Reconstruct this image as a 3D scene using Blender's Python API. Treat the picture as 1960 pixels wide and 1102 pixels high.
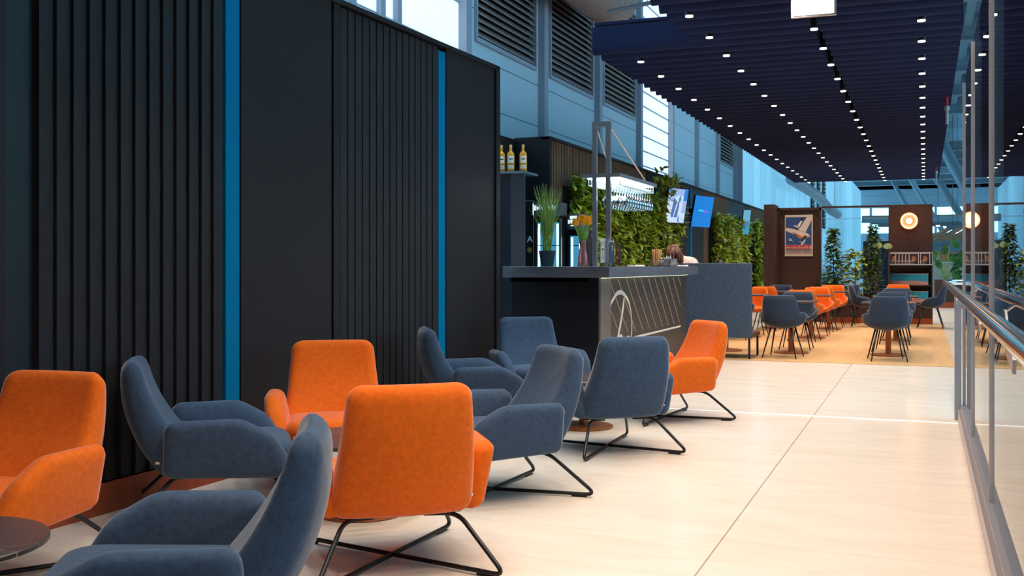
import bpy, math, random
from math import sin, cos, pi, radians as rad, sqrt, atan2, hypot
from mathutils import Vector, Matrix
random.seed(7)
sc = bpy.context.scene
for o in list(bpy.data.objects): bpy.data.objects.remove(o)
COL = sc.collection

# ---------------------------------------------------------------- camera, sky, exposure
YAW = math.atan(790/2000)
cam = bpy.data.cameras.new('camera'); cam_o = bpy.data.objects.new('camera', cam); COL.objects.link(cam_o)
cam_o.location = (0, 0, 1.2); cam_o.rotation_euler = (pi/2, 0, YAW)
cam.sensor_width = 36.0; cam.lens = 36.0*2000/1960
cam.shift_y = -43/1960.0
cam.clip_start = 0.05; cam.clip_end = 400
sc.camera = cam_o
w = bpy.data.worlds.new('sky'); sc.world = w; w.use_nodes = True
bg = w.node_tree.nodes['Background']; bg.inputs[0].default_value = (0.43, 0.79, 1.0, 1); bg.inputs[1].default_value = 4.6
sc.view_settings.view_transform = 'Standard'; sc.view_settings.look = 'None'
sc.view_settings.exposure = 0.0; sc.view_settings.gamma = 1.0; sc.view_settings.use_curve_mapping = False
SPOT_W = 86.0
SPOT_COL = (1.0, 0.82, 0.66)
sc.cycles.max_bounces = 8; sc.cycles.transparent_max_bounces = 12

# ---------------------------------------------------------------- materials
MATS = {}
def mat(name, col, rough=0.6, metal=0.0, noise=None, bump=None, sheen=0.0, emit=None, spec=0.5, coat=0.0, stretch=(1,1,1), col2=None, trans=0.0, ior=1.45, alpha=None):
    if name in MATS: return MATS[name]
    m = bpy.data.materials.new(name); m.use_nodes = True
    nt = m.node_tree; b = nt.nodes['Principled BSDF']
    b.inputs['Base Color'].default_value = (*col, 1); b.inputs['Roughness'].default_value = rough
    b.inputs['Metallic'].default_value = metal; b.inputs['Specular IOR Level'].default_value = spec
    b.inputs['Sheen Weight'].default_value = sheen; b.inputs['Coat Weight'].default_value = coat
    b.inputs['Transmission Weight'].default_value = trans; b.inputs['IOR'].default_value = ior
    if sheen: b.inputs['Sheen Roughness'].default_value = 0.35
    if emit:
        b.inputs['Emission Color'].default_value = (*emit[:3], 1); b.inputs['Emission Strength'].default_value = emit[3]
    if noise or bump:
        tc = nt.nodes.new('ShaderNodeTexCoord'); mp = nt.nodes.new('ShaderNodeMapping'); mp.inputs['Scale'].default_value = stretch
        nt.links.new(tc.outputs['Object'], mp.inputs[0])
    if noise:
        sc_, amt = noise
        n = nt.nodes.new('ShaderNodeTexNoise'); n.inputs['Scale'].default_value = sc_; n.inputs['Detail'].default_value = 5
        n.inputs['Roughness'].default_value = 0.65
        nt.links.new(mp.outputs[0], n.inputs['Vector'])
        r = nt.nodes.new('ShaderNodeValToRGB')
        c2 = col2 if col2 else tuple(min(1, c*(1+amt)) for c in col)
        c1 = tuple(c*(1-amt) for c in col) if not col2 else col
        r.color_ramp.elements[0].position = 0.36; r.color_ramp.elements[0].color = (*c1, 1)
        r.color_ramp.elements[1].position = 0.66; r.color_ramp.elements[1].color = (*c2, 1)
        nt.links.new(n.outputs[0], r.inputs[0]); nt.links.new(r.outputs[0], b.inputs['Base Color'])
    if bump:
        sc_, st = bump
        n2 = nt.nodes.new('ShaderNodeTexNoise'); n2.inputs['Scale'].default_value = sc_; n2.inputs['Detail'].default_value = 3
        nt.links.new(mp.outputs[0], n2.inputs['Vector'])
        bp = nt.nodes.new('ShaderNodeBump'); bp.inputs['Strength'].default_value = st; bp.inputs['Distance'].default_value = 0.01
        nt.links.new(n2.outputs[0], bp.inputs['Height']); nt.links.new(bp.outputs[0], b.inputs['Normal'])
    MATS[name] = m
    return m

M_orange = mat('orange_velvet', (0.70, 0.118, 0.005), 0.85, noise=(45, 0.10), bump=(60, 0.12), sheen=0.35, spec=0.2)
M_blue = mat('slate_blue_velvet', (0.039, 0.066, 0.113), 0.9, noise=(45, 0.16), bump=(60, 0.12), sheen=0.3, spec=0.2)
M_blueshade = mat('shaded_blue_velvet', (0.028, 0.044, 0.076), 0.85, noise=(60, 0.16), bump=(60, 0.1), sheen=0.3, spec=0.25)  # dining chairs' blue, darkened in colour for their back-lit shade
M_felt = mat('sofa_blue_fabric', (0.055, 0.082, 0.125), 0.95, noise=(90, 0.28), spec=0.15, stretch=(1, 1, .35))
M_black = mat('black_metal', (0.008, 0.008, 0.009), 0.38, spec=0.5)
M_rust = mat('copper_brown_metal', (0.32, 0.095, 0.025), 0.38, metal=0.35, noise=(12, 0.25))
M_rustbase = mat('rust_plinth', (0.33, 0.062, 0.018), 0.55, noise=(20, 0.1))
M_wall = mat('charcoal_oak', (0.0150, 0.0100, 0.0110), 0.5, spec=.3, noise=(7, 0.30), stretch=(30, 30, .8), bump=(30, .08))
M_slat = mat('charcoal_pleat', (0.008, 0.007, 0.009), 0.75, noise=(7, 0.3), stretch=(30, 30, .8))
M_teal = mat('teal_felt', (0.0, 0.155, 0.30), 0.95, noise=(120, 0.08), spec=0.1)
M_brown = mat('brown_wenge', (0.060, 0.026, 0.017), 0.5, noise=(6, 0.40), stretch=(25, 25, .7))
M_slatbrown = mat('brown_slats', (0.17, 0.088, 0.046), 0.65, noise=(6, 0.3), stretch=(20, 20, 1))
M_baffle = mat('navy_felt', (0.020, 0.024, 0.062), 0.95, noise=(150, 0.25), spec=0.1)
M_steel = mat('brushed_steel', (0.50, 0.50, 0.52), 0.32, metal=0.9)
M_chrome = mat('polished_steel', (0.72, 0.72, 0.75), 0.12, metal=1.0)
M_alu = mat('aluminium', (0.52, 0.46, 0.47), 0.38, metal=0.55)
M_post = mat('grey_post', (0.36, 0.38, 0.44), 0.45, metal=0.3)
M_countertop = mat('counter_steel', (0.26, 0.26, 0.30), 0.30, metal=0.75, noise=(3, 0.15), stretch=(1, 1, 12))
M_barblack = mat('bar_black', (0.006, 0.006, 0.009), 0.45)
M_bronze = mat('bar_bronze', (0.15, 0.115, 0.095), 0.42, metal=0.25, noise=(60, 0.08))
M_bronzedark = mat('bar_bronze_dark', (0.055, 0.038, 0.028), 0.45, metal=0.2)
M_cream = mat('cream_inlay', (0.62, 0.53, 0.44), 0.5)
M_fine = mat('pale_copper_line', (0.42, 0.29, 0.19), 0.5)
M_white = mat('white_paint', (0.75, 0.75, 0.76), 0.55)
M_palewall = mat('pale_counter', (0.52, 0.44, 0.40), 0.6)
M_bluebox = mat('navy_counter', (0.012, 0.035, 0.07), 0.5)
M_dark = mat('dark_rubber', (0.01, 0.01, 0.011), 0.7)
M_pot = mat('dark_teal_pot', (0.012, 0.03, 0.042), 0.5)
M_leaf = mat('leaf_green', (0.026, 0.085, 0.005), 0.36, noise=(11, 0.5), col2=(0.60, 0.62, 0.05))  # noise blends painted dark leaf shadows with painted yellow highlights
M_leafdark = mat('leaf_dark_green', (0.012, 0.05, 0.012), 0.36, noise=(9, 0.5), col2=(0.20, 0.30, 0.05))  # the lighter green is a painted highlight on dark leaves
M_leafbig = mat('leaf_deep', (0.008, 0.04, 0.018), 0.6, spec=.2, noise=(5, .4), col2=(0.06, 0.17, 0.03))
M_reed = mat('reed_green', (0.10, 0.21, 0.03), 0.5, noise=(20, 0.4), col2=(0.34, 0.44, 0.10))
M_soil = mat('dark_backing', (0.004, 0.006, 0.003), 0.9)
M_bark = mat('bark', (0.06, 0.04, 0.025), 0.9)
M_petal = mat('tulip_orange', (1.0, 0.40, 0.0), 0.5)
M_hair = mat('brown_hair', (0.020, 0.006, 0.003), 0.45, noise=(30, 0.5), stretch=(1, 1, .25), col2=(0.20, 0.055, 0.018))
M_hairdark = mat('dark_hair', (0.012, 0.008, 0.007), 0.5)
M_skin = mat('skin', (0.60, 0.33, 0.22), 0.5, spec=.4)
M_pink = mat('pale_pink_cloth', (0.80, 0.55, 0.48), 0.8, noise=(12, .1))
M_metalpanel = None
M_wood = mat('kiosk_wood', (0.50, 0.20, 0.085), 0.6, noise=(5, .3), stretch=(10, 10, 1))
M_whiskey = mat('whisky', (0.90, 0.40, 0.02), 0.1, trans=0.25, ior=1.36, spec=.6)
M_clearglass = mat('clear_glass', (0.95, 0.98, 1.0), 0.02, trans=1.0, ior=1.45)
M_pinkglass = mat('pink_glass', (0.90, 0.42, 0.42), 0.05, trans=0.8, ior=1.45)
M_paper = mat('paper', (0.78, 0.72, 0.68), 0.7)
M_ink = mat('ink', (0.02, 0.02, 0.025), 0.6)
M_stir = mat('birch_stirrer', (0.75, 0.36, 0.13), 0.7, noise=(80, .25), stretch=(1, 1, .1))
M_duct = mat('duct_beige', (0.36, 0.28, 0.25), 0.6, noise=(2, .08))
M_truss = mat('roof_steel', (0.22, 0.30, 0.36), 0.5, metal=.2)
M_roof = mat('roof_deck', (0.14, 0.20, 0.25), 0.7)
M_louvre = mat('louvre_brown', (0.30, 0.24, 0.23), 0.5, metal=.2)

def emis(name, col, s):
    return mat(name, (0.0, 0.0, 0.0), 0.5, emit=(*col, s))
E_lens = emis('lamp_lens', (1.0, 0.88, 0.76), 4)
E_led = emis('led_cool', (0.75, 0.93, 1.0), 5)
E_ledg = emis('led_under_counter', (0.75, 0.85, 0.62), 2.2)
E_fridge = emis('fridge_light', (0.10, 0.45, 0.68), .75)
E_fridgehot = emis('fridge_tube', (0.7, 0.93, 1.0), 7)
E_sign = emis('lit_sign_panel', (1.0, 0.97, 0.93), 1.6)
E_ring = emis('neon_ring', (1.0, 0.80, 0.55), 1.8)
E_ringo = emis('neon_amber', (1.0, 0.34, 0.06), .9)

def glass_mat(name, tint, gloss_w=None, rough=0.0):
    """thin architectural pane: clear with Fresnel reflection"""
    m = bpy.data.materials.new(name); m.use_nodes = True; nt = m.node_tree; nt.nodes.clear()
    out = nt.nodes.new('ShaderNodeOutputMaterial'); mx = nt.nodes.new('ShaderNodeMixShader')
    tr = nt.nodes.new('ShaderNodeBsdfTransparent'); tr.inputs[0].default_value = (*tint, 1)
    gl = nt.nodes.new('ShaderNodeBsdfGlossy'); gl.inputs['Roughness'].default_value = rough; gl.inputs[0].default_value = (0.92, 0.97, 1, 1)
    fr = nt.nodes.new('ShaderNodeFresnel'); fr.inputs[0].default_value = 1.6
    nt.links.new(fr.outputs[0], mx.inputs[0]); nt.links.new(tr.outputs[0], mx.inputs[1]); nt.links.new(gl.outputs[0], mx.inputs[2])
    nt.links.new(mx.outputs[0], out.inputs[0]); return m
G_pane = glass_mat('glass_pane', (0.80, 0.93, 0.94))
G_win = glass_mat('window_glass', (0.86, 0.96, 1.0))
G_div = glass_mat('divider_glass', (0.93, 0.98, 0.99))

def frosted(name, col, t=0.5):
    m = bpy.data.materials.new(name); m.use_nodes = True; nt = m.node_tree; nt.nodes.clear()
    out = nt.nodes.new('ShaderNodeOutputMaterial'); mx = nt.nodes.new('ShaderNodeMixShader'); mx.inputs[0].default_value = t
    a = nt.nodes.new('ShaderNodeBsdfDiffuse'); b_ = nt.nodes.new('ShaderNodeBsdfTranslucent')
    a.inputs[0].default_value = (*col, 1); b_.inputs[0].default_value = (*col, 1)
    nt.links.new(a.outputs[0], mx.inputs[1]); nt.links.new(b_.outputs[0], mx.inputs[2]); nt.links.new(mx.outputs[0], out.inputs[0]); return m
F_win = frosted('frosted_window', (0.92, 0.80, 0.80), 0.65)
F_blind = frosted('white_fin', (0.86, 0.94, 0.97), 0.6)
F_petal = M_petal

def panel_mat():
    m = mat('facade_panel', (0.50, 0.62, 0.72), 0.4, metal=0.15)
    nt = m.node_tree; b = nt.nodes['Principled BSDF']
    tc = nt.nodes.new('ShaderNodeTexCoord'); sp = nt.nodes.new('ShaderNodeSeparateXYZ'); nt.links.new(tc.outputs['Object'], sp.inputs[0])
    a = nt.nodes.new('ShaderNodeMath'); a.operation = 'FRACT'; d = nt.nodes.new('ShaderNodeMath'); d.operation = 'DIVIDE'; d.inputs[1].default_value = 0.74
    nt.links.new(sp.outputs['Z'], d.inputs[0]); nt.links.new(d.outputs[0], a.inputs[0])
    l = nt.nodes.new('ShaderNodeMath'); l.operation = 'LESS_THAN'; l.inputs[1].default_value = 0.02; nt.links.new(a.outputs[0], l.inputs[0])
    mx = nt.nodes.new('ShaderNodeMixRGB'); mx.inputs[1].default_value = (0.50, 0.62, 0.72, 1); mx.inputs[2].default_value = (0.05, 0.08, 0.11, 1)
    nt.links.new(l.outputs[0], mx.inputs[0]); nt.links.new(mx.outputs[0], b.inputs['Base Color']); return m
M_metalpanel = panel_mat()

def floor_mat():
    m = mat('stone_tile', (0.72, 0.60, 0.50), 0.22, spec=0.45)
    nt = m.node_tree; b = nt.nodes['Principled BSDF']
    tc = nt.nodes.new('ShaderNodeTexCoord')
    mp = nt.nodes.new('ShaderNodeMapping'); mp.inputs['Scale'].default_value = (1, 3.2, 1); nt.links.new(tc.outputs['Object'], mp.inputs[0])
    n = nt.nodes.new('ShaderNodeTexNoise'); n.inputs['Scale'].default_value = 2.0; n.inputs['Detail'].default_value = 9; n.inputs['Distortion'].default_value = 0.8
    nt.links.new(mp.outputs[0], n.inputs['Vector'])
    r = nt.nodes.new('ShaderNodeValToRGB'); r.color_ramp.elements[0].position = .25; r.color_ramp.elements[0].color = (0.68, 0.565, 0.465, 1)
    r.color_ramp.elements[1].position = .62; r.color_ramp.elements[1].color = (0.74, 0.635, 0.54, 1)
    nt.links.new(n.outputs[0], r.inputs[0])
    # fine pale veins
    n3 = nt.nodes.new('ShaderNodeTexNoise'); n3.inputs['Scale'].default_value = 1.3; n3.inputs['Detail'].default_value = 6; n3.inputs['Distortion'].default_value = 2.2
    nt.links.new(mp.outputs[0], n3.inputs['Vector'])
    s1 = nt.nodes.new('ShaderNodeMath'); s1.operation = 'SUBTRACT'; s1.inputs[1].default_value = .5; nt.links.new(n3.outputs[0], s1.inputs[0])
    s2 = nt.nodes.new('ShaderNodeMath'); s2.operation = 'ABSOLUTE'; nt.links.new(s1.outputs[0], s2.inputs[0])
    s3 = nt.nodes.new('ShaderNodeMath'); s3.operation = 'LESS_THAN'; s3.inputs[1].default_value = .004; nt.links.new(s2.outputs[0], s3.inputs[0])
    s4 = nt.nodes.new('ShaderNodeMath'); s4.operation = 'MULTIPLY'; s4.inputs[1].default_value = .35; nt.links.new(s3.outputs[0], s4.inputs[0])
    v = nt.nodes.new('ShaderNodeMixRGB'); v.inputs[2].default_value = (0.86, 0.78, 0.70, 1); nt.links.new(s4.outputs[0], v.inputs[0]); nt.links.new(r.outputs[0], v.inputs[1])
    sp = nt.nodes.new('ShaderNodeSeparateXYZ'); nt.links.new(tc.outputs['Object'], sp.inputs[0])
    def joint(axis, off, per, wd):
        a = nt.nodes.new('ShaderNodeMath'); a.operation = 'SUBTRACT'; a.inputs[1].default_value = off; nt.links.new(sp.outputs[axis], a.inputs[0])
        d = nt.nodes.new('ShaderNodeMath'); d.operation = 'DIVIDE'; d.inputs[1].default_value = per; nt.links.new(a.outputs[0], d.inputs[0])
        f = nt.nodes.new('ShaderNodeMath'); f.operation = 'FRACT'; nt.links.new(d.outputs[0], f.inputs[0])
        l = nt.nodes.new('ShaderNodeMath'); l.operation = 'LESS_THAN'; l.inputs[1].default_value = wd/per; nt.links.new(f.outputs[0], l.inputs[0]); return l
    j1 = joint('X', -0.83, 2.4, 0.006); j2 = joint('Y', 4.55, 1.2, 0.0035)
    j2b = nt.nodes.new('ShaderNodeMath'); j2b.operation = 'MULTIPLY'; j2b.inputs[1].default_value = .5; nt.links.new(j2.outputs[0], j2b.inputs[0])
    mxm = nt.nodes.new('ShaderNodeMath'); mxm.operation = 'MAXIMUM'; nt.links.new(j1.outputs[0], mxm.inputs[0]); nt.links.new(j2b.outputs[0], mxm.inputs[1])
    mx = nt.nodes.new('ShaderNodeMixRGB'); mx.inputs[2].default_value = (0.34, 0.24, 0.17, 1); nt.links.new(mxm.outputs[0], mx.inputs[0]); nt.links.new(v.outputs[0], mx.inputs[1])
    nt.links.new(mx.outputs[0], b.inputs['Base Color'])
    return m
M_floor = floor_mat()

def rug_mat():
    m = mat('woven_floor', (0.50, 0.30, 0.14), 0.8, spec=.25)
    nt = m.node_tree; b = nt.nodes['Principled BSDF']
    tc = nt.nodes.new('ShaderNodeTexCoord'); mp = nt.nodes.new('ShaderNodeMapping'); mp.inputs['Scale'].default_value = (3, 14, 1); mp.inputs['Rotation'].default_value = (0, 0, .6)
    nt.links.new(tc.outputs['Object'], mp.inputs[0])
    n = nt.nodes.new('ShaderNodeTexNoise'); n.inputs['Scale'].default_value = 5; n.inputs['Detail'].default_value = 6; nt.links.new(mp.outputs[0], n.inputs['Vector'])
    r = nt.nodes.new('ShaderNodeValToRGB'); r.color_ramp.elements[0].position = .35; r.color_ramp.elements[0].color = (0.40, 0.205, 0.085, 1)
    r.color_ramp.elements[1].position = .65; r.color_ramp.elements[1].color = (0.60, 0.36, 0.17, 1)
    nt.links.new(n.outputs[0], r.inputs[0]); nt.links.new(r.outputs[0], b.inputs['Base Color']); return m
M_rug = rug_mat()

def marble_mat():
    m = mat('dark_ceramic', (0.055, 0.045, 0.048), 0.3)
    nt = m.node_tree; b = nt.nodes['Principled BSDF']
    tc = nt.nodes.new('ShaderNodeTexCoord'); n = nt.nodes.new('ShaderNodeTexNoise'); n.inputs['Scale'].default_value = 2.6; n.inputs['Detail'].default_value = 5; n.inputs['Distortion'].default_value = 1.4
    nt.links.new(tc.outputs['Object'], n.inputs['Vector'])
    s1 = nt.nodes.new('ShaderNodeMath'); s1.operation = 'SUBTRACT'; s1.inputs[1].default_value = .5; nt.links.new(n.outputs[0], s1.inputs[0])
    s2 = nt.nodes.new('ShaderNodeMath'); s2.operation = 'ABSOLUTE'; nt.links.new(s1.outputs[0], s2.inputs[0])
    s3 = nt.nodes.new('ShaderNodeMath'); s3.operation = 'LESS_THAN'; s3.inputs[1].default_value = .006; nt.links.new(s2.outputs[0], s3.inputs[0])
    mx = nt.nodes.new('ShaderNodeMixRGB'); mx.inputs[1].default_value = (0.055, 0.045, 0.048, 1); mx.inputs[2].default_value = (0.30, 0.19, 0.14, 1)
    nt.links.new(s3.outputs[0], mx.inputs[0]); nt.links.new(mx.outputs[0], b.inputs['Base Color']); return m
M_marble = marble_mat()

# ---------------------------------------------------------------- mesh helpers
class MB:
    def __init__(s): s.v = []; s.f = []; s.m = []; s.cm = 0
    def add(s, vs, fs):
        n = len(s.v); s.v += [tuple(p) for p in vs]; s.f += [tuple(i+n for i in f) for f in fs]; s.m += [s.cm]*len(fs)
    def box(s, x0, x1, y0, y1, z0, z1):
        x0, x1 = sorted((x0, x1)); y0, y1 = sorted((y0, y1)); z0, z1 = sorted((z0, z1))
        s.add([(x0,y0,z0),(x1,y0,z0),(x1,y1,z0),(x0,y1,z0),(x0,y0,z1),(x1,y0,z1),(x1,y1,z1),(x0,y1,z1)],
              [(0,3,2,1),(4,5,6,7),(0,1,5,4),(1,2,6,5),(2,3,7,6),(3,0,4,7)])
    def tube(s, pts, r, n=8, cap=True):
        pts = [Vector(p) for p in pts]; m = len(pts)
        rs = r if isinstance(r, (list, tuple)) else [r]*m
        t0 = (pts[1]-pts[0]).normalized()
        up = Vector((0,0,1)) if abs(t0.z) < .9 else Vector((1,0,0))
        nrm = t0.cross(up).normalized(); vs = []
        for i, p in enumerate(pts):
            if i == 0: t = (pts[1]-p)
            elif i == m-1: t = (p-pts[i-1])
            else: t = (pts[i+1]-p).normalized()+(p-pts[i-1]).normalized()
            t = t.normalized() if t.length > 1e-9 else t0
            nrm = (nrm - t*nrm.dot(t)).normalized(); b = t.cross(nrm)
            for k in range(n):
                a = 2*pi*k/n; vs.append(p+(nrm*cos(a)+b*sin(a))*rs[i])
        fs = [(i*n+k, i*n+(k+1) % n, (i+1)*n+(k+1) % n, (i+1)*n+k) for i in range(m-1) for k in range(n)]
        if cap: fs += [tuple(range(n))[::-1], tuple((m-1)*n+k for k in range(n))]
        s.add(vs, fs)
    def lathe(s, prof, cx=0, cy=0, n=24, cap=True):
        vs = [(cx+r*cos(2*pi*k/n), cy+r*sin(2*pi*k/n), z) for r, z in prof for k in range(n)]
        m = len(prof)
        fs = [(i*n+k, i*n+(k+1) % n, (i+1)*n+(k+1) % n, (i+1)*n+k) for i in range(m-1) for k in range(n)]
        if cap: fs += [tuple(range(n))[::-1], tuple((m-1)*n+k for k in range(n))]
        s.add(vs, fs)
    def prism(s, poly, f0, f1):
        """poly: 2-D points; f0, f1 map (u, v) to the two faces"""
        n = len(poly); vs = [f0(*p) for p in poly]+[f1(*p) for p in poly]
        s.add(vs, [tuple(range(n))[::-1], tuple(range(n, 2*n))]+[(k, (k+1) % n, n+(k+1) % n, n+k) for k in range(n)])
    def leaf(s, p, d, nrm, L, W, fold=.25):
        d = d.normalized(); side = d.cross(nrm)
        if side.length < 1e-6: side = d.orthogonal()
        side.normalize(); up = side.cross(d)
        P = lambda t, w_: p+d*L*t-up*L*.20*t*t+side*W*w_+up*abs(w_)*W*fold
        s.add([P(0, 0), P(.22, .38), P(.5, .5), P(.78, .30), P(1, 0), P(.78, -.30), P(.5, -.5), P(.22, -.38), P(.5, 0)],
              [(0, 1, 2, 8), (8, 2, 3, 4), (0, 8, 6, 7), (8, 4, 5, 6)])
    def build(s, name, m, parent=None, smooth=False, loc=None, bevel=None):
        me = bpy.data.meshes.new(name); me.from_pydata(s.v, [], s.f); me.update()
        for mm in (m if isinstance(m, (list, tuple)) else [m]): me.materials.append(mm)
        if any(s.m):
            me.polygons.foreach_set('material_index', s.m)
        if smooth:
            me.polygons.foreach_set('use_smooth', [True]*len(me.polygons))
            try: me.set_sharp_from_angle(angle=rad(40 if smooth is True else smooth))
            except Exception: pass
        o = bpy.data.objects.new(name, me); COL.objects.link(o)
        if parent: o.parent = parent
        if loc: o.location = loc
        if bevel:
            bm = o.modifiers.new('bevel', 'BEVEL'); bm.width = bevel; bm.segments = 2; bm.limit_method = 'ANGLE'
        return o

def fillet(pts, r, n=6):
    pts = [Vector(p) for p in pts]; out = [pts[0]]
    for i in range(1, len(pts)-1):
        p = pts[i]; a = pts[i-1]-p; b = pts[i+1]-p
        rr = min(r, a.length*.45, b.length*.45); A = p+a.normalized()*rr; B = p+b.normalized()*rr
        for k in range(n+1):
            t = k/n; out.append(A*(1-t)**2+p*2*t*(1-t)+B*t*t)
    out.append(pts[-1]); return out
def rpoly(pts, r, n=5):
    """round the corners of a closed 2-D polygon (counter-clockwise) with true arcs of radius r"""
    out = []; m = len(pts)
    for i in range(m):
        p = Vector(pts[i]); a = Vector(pts[i-1])-p; b = Vector(pts[(i+1) % m])-p
        ri = r[i] if isinstance(r, (list, tuple)) else r
        half = a.angle(b)/2; cut = min(ri/math.tan(half), a.length*.49, b.length*.49); R_ = cut*math.tan(half)
        A = p+a.normalized()*cut; bis = (a.normalized()+b.normalized()).normalized(); c = p+bis*(R_/sin(half))
        a0 = atan2(A.y-c.y, A.x-c.x); sweep = pi-2*half
        for k in range(n+1):
            t = a0+sweep*k/n; out.append((c.x+R_*cos(t), c.y+R_*sin(t)))
    return out
def dens(poly, step=.05):
    out = []
    for i, p in enumerate(poly):
        q = poly[(i+1) % len(poly)]; out.append(p); L = hypot(q[0]-p[0], q[1]-p[1]); k = int(L/step)
        for j in range(1, k+1):
            t = j/(k+1); out.append((p[0]+(q[0]-p[0])*t, p[1]+(q[1]-p[1])*t))
    return out
def pad(mb, poly, T, bulge, fn, r=None, K=6):
    """upholstered slab: rounded edges all round, slightly domed faces. fn(u, v, w) -> xyz"""
    poly = dens(poly); n = len(poly); r = r or T/2
    cx = sum(p[0] for p in poly)/n; cy = sum(p[1] for p in poly)/n
    nr = []
    for i in range(n):
        a = poly[i-1]; b = poly[(i+1) % n]; tx, ty = b[0]-a[0], b[1]-a[1]; L = hypot(tx, ty) or 1
        nr.append((-ty/L, tx/L))
    rings = []
    def ring(ins, s, w_):
        rings.append([fn(cx+(p[0]+q[0]*ins-cx)*s, cy+(p[1]+q[1]*ins-cy)*s, w_) for p, q in zip(poly, nr)])
    for s_ in (.25, .5, .75, .92): ring(r, s_, -(T/2+bulge*(1-s_*s_)))
    for k in range(K+1):
        th = -pi/2+pi*k/K
        off = 0 if T <= 2*r+1e-6 else (T/2-r)*(-1 if th < 0 else 1)
        ring(r*(1-cos(th)), 1, off+r*sin(th))
        
    for s_ in (.92, .75, .5, .25): ring(r, s_, T/2+bulge*(1-s_*s_))
    base = []; 
    for rg in rings: base += rg
    m = len(rings)
    fs = [(i*n+k, i*n+(k+1) % n, (i+1)*n+(k+1) % n, (i+1)*n+k) for i in range(m-1) for k in range(n)]
    c0 = len(base); base.append(fn(cx, cy, -(T/2+bulge))); base.append(fn(cx, cy, T/2+bulge))
    fs += [(c0, (k+1) % n, k) for k in range(n)]+[(c0+1, (m-1)*n+k, (m-1)*n+(k+1) % n) for k in range(n)]
    mb.add(base, fs)

def tag(o, label=None, cat=None, group=None, kind=None):
    if label: o['label'] = label
    if cat: o['category'] = cat
    if group: o['group'] = group
    if kind: o['kind'] = kind
    return o
def empty(name, loc=(0,0,0), rz=0, label=None, cat=None, group=None, kind=None):
    o = bpy.data.objects.new(name, None); COL.objects.link(o); o.location = loc; o.rotation_euler = (0,0,rz); o.empty_display_size = .1
    return tag(o, label, cat, group, kind)
def kids(o): return [c for c in bpy.data.objects if c.parent == o]
def copy_tree(o, parent=None):
    c = o.copy(); COL.objects.link(c); c.parent = parent
    for ch in KC.get(o.name, None) or kids(o): copy_tree(ch, c)
    return c
KC = {}
def struct(o): o['kind'] = 'structure'; return o
def B(name, dims, m, parent=None, bevel=None):
    b = MB(); b.box(*dims); return b.build(name, m, parent, bevel=bevel)

# ---------------------------------------------------------------- structure: floor, rug, strip
struct(B('floor', (-7.2, 16, -6, 112, -.12, 0), M_floor))
tag(B('carpet', (-2.95, .34, 13.37, 23.0, 0.0, .006), M_rug), 'tan woven floor covering under the dining tables', 'carpet')
struct(B('trim_1', (-3.2, 16, 8.60, 8.64, 0.0, .004), mat('strip_white', (0.97, 0.97, 0.98), 0.5, metal=0)))  # matt white band, paler than the tiles it crosses

# left dark partition: follows a line leaning slightly off the corridor
WX = lambda y: -3.84+.036*y
def seg(mb, y0, y1, z0, z1, proud=0.0, th=.06):
    mb.add([(WX(y0)-th, y0, z0), (WX(y0)+proud, y0, z0), (WX(y1)+proud, y1, z0), (WX(y1)-th, y1, z0),
            (WX(y0)-th, y0, z1), (WX(y0)+proud, y0, z1), (WX(y1)+proud, y1, z1), (WX(y1)-th, y1, z1)],
           [(0,3,2,1),(4,5,6,7),(0,1,5,4),(1,2,6,5),(2,3,7,6),(3,0,4,7)])
HT = 2.95
wl = struct(empty('wall_left'))
def pleats(mb, y0, y1, n, proud=.017, z0=.16, z1=HT-.03):
    # folded boards: each face leans so that one edge stands proud
    for k in range(n):
        a = y0+(y1-y0)*k/n; b = y0+(y1-y0)*(k+1)/n
        vs = []
        for z in (z0, z1):
            vs += [(WX(a)-.05, a, z), (WX(a)+proud, a, z), (WX(b)-.0, b-.004, z), (WX(b)-.05, b-.004, z)]
        mb.add(vs, [(3,2,1,0),(4,5,6,7),(0,1,5,4),(1,2,6,5),(2,3,7,6),(3,0,4,7)])
m = MB(); seg(m, -4.0, 3.42, .16, HT, -.004); m.build('wall_panel', M_wall, wl)
m = MB(); pleats(m, 3.58, 4.86, 13); m.build('pleated_panel', M_slat, wl)
m = MB(); seg(m, 3.42, 3.58, .16, HT, -.02); m.build('wall_panel', M_barblack, wl)
m = MB(); seg(m, 4.88, 5.0, .16, HT-.02, .004); m.build('teal_strip', M_teal, wl)
m = MB(); seg(m, 5.005, 5.93, .16, HT-.02, .012); m.build('wall_panel', M_wall, wl)
m = MB(); seg(m, 5.93, 6.05, .16, HT, -.02); seg(m, 5.96, 6.04, .16, HT, .01); m.build('wall_post', M_wall, wl)
m = MB(); pleats(m, 6.05, 7.45, 15, .006); m.build('pleated_panel', M_slat, wl)
m = MB(); seg(m, 7.455, 7.57, .16, HT-.05, .004); m.build('teal_strip', M_teal, wl)
m = MB(); seg(m, 7.575, 8.50, .16, HT-.02, .010); m.build('wall_panel', M_wall, wl)
m = MB(); seg(m, 8.50, 8.58, 0, HT+.01, .03, .16); m.build('wall_post', M_wall, wl)
m = MB(); seg(m, -4, 8.58, HT-.02, HT+.012, .03, .16); m.build('top_rail', M_wall, wl)
m = MB(); seg(m, -4, 8.5, .0, HT, -.055, .16); m.build('backing', M_barblack, wl)
bl = MB(); seg(bl, -4, 8.5, 0, .15, .015); struct(bl.build('baseboard_left', M_rustbase))

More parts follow.
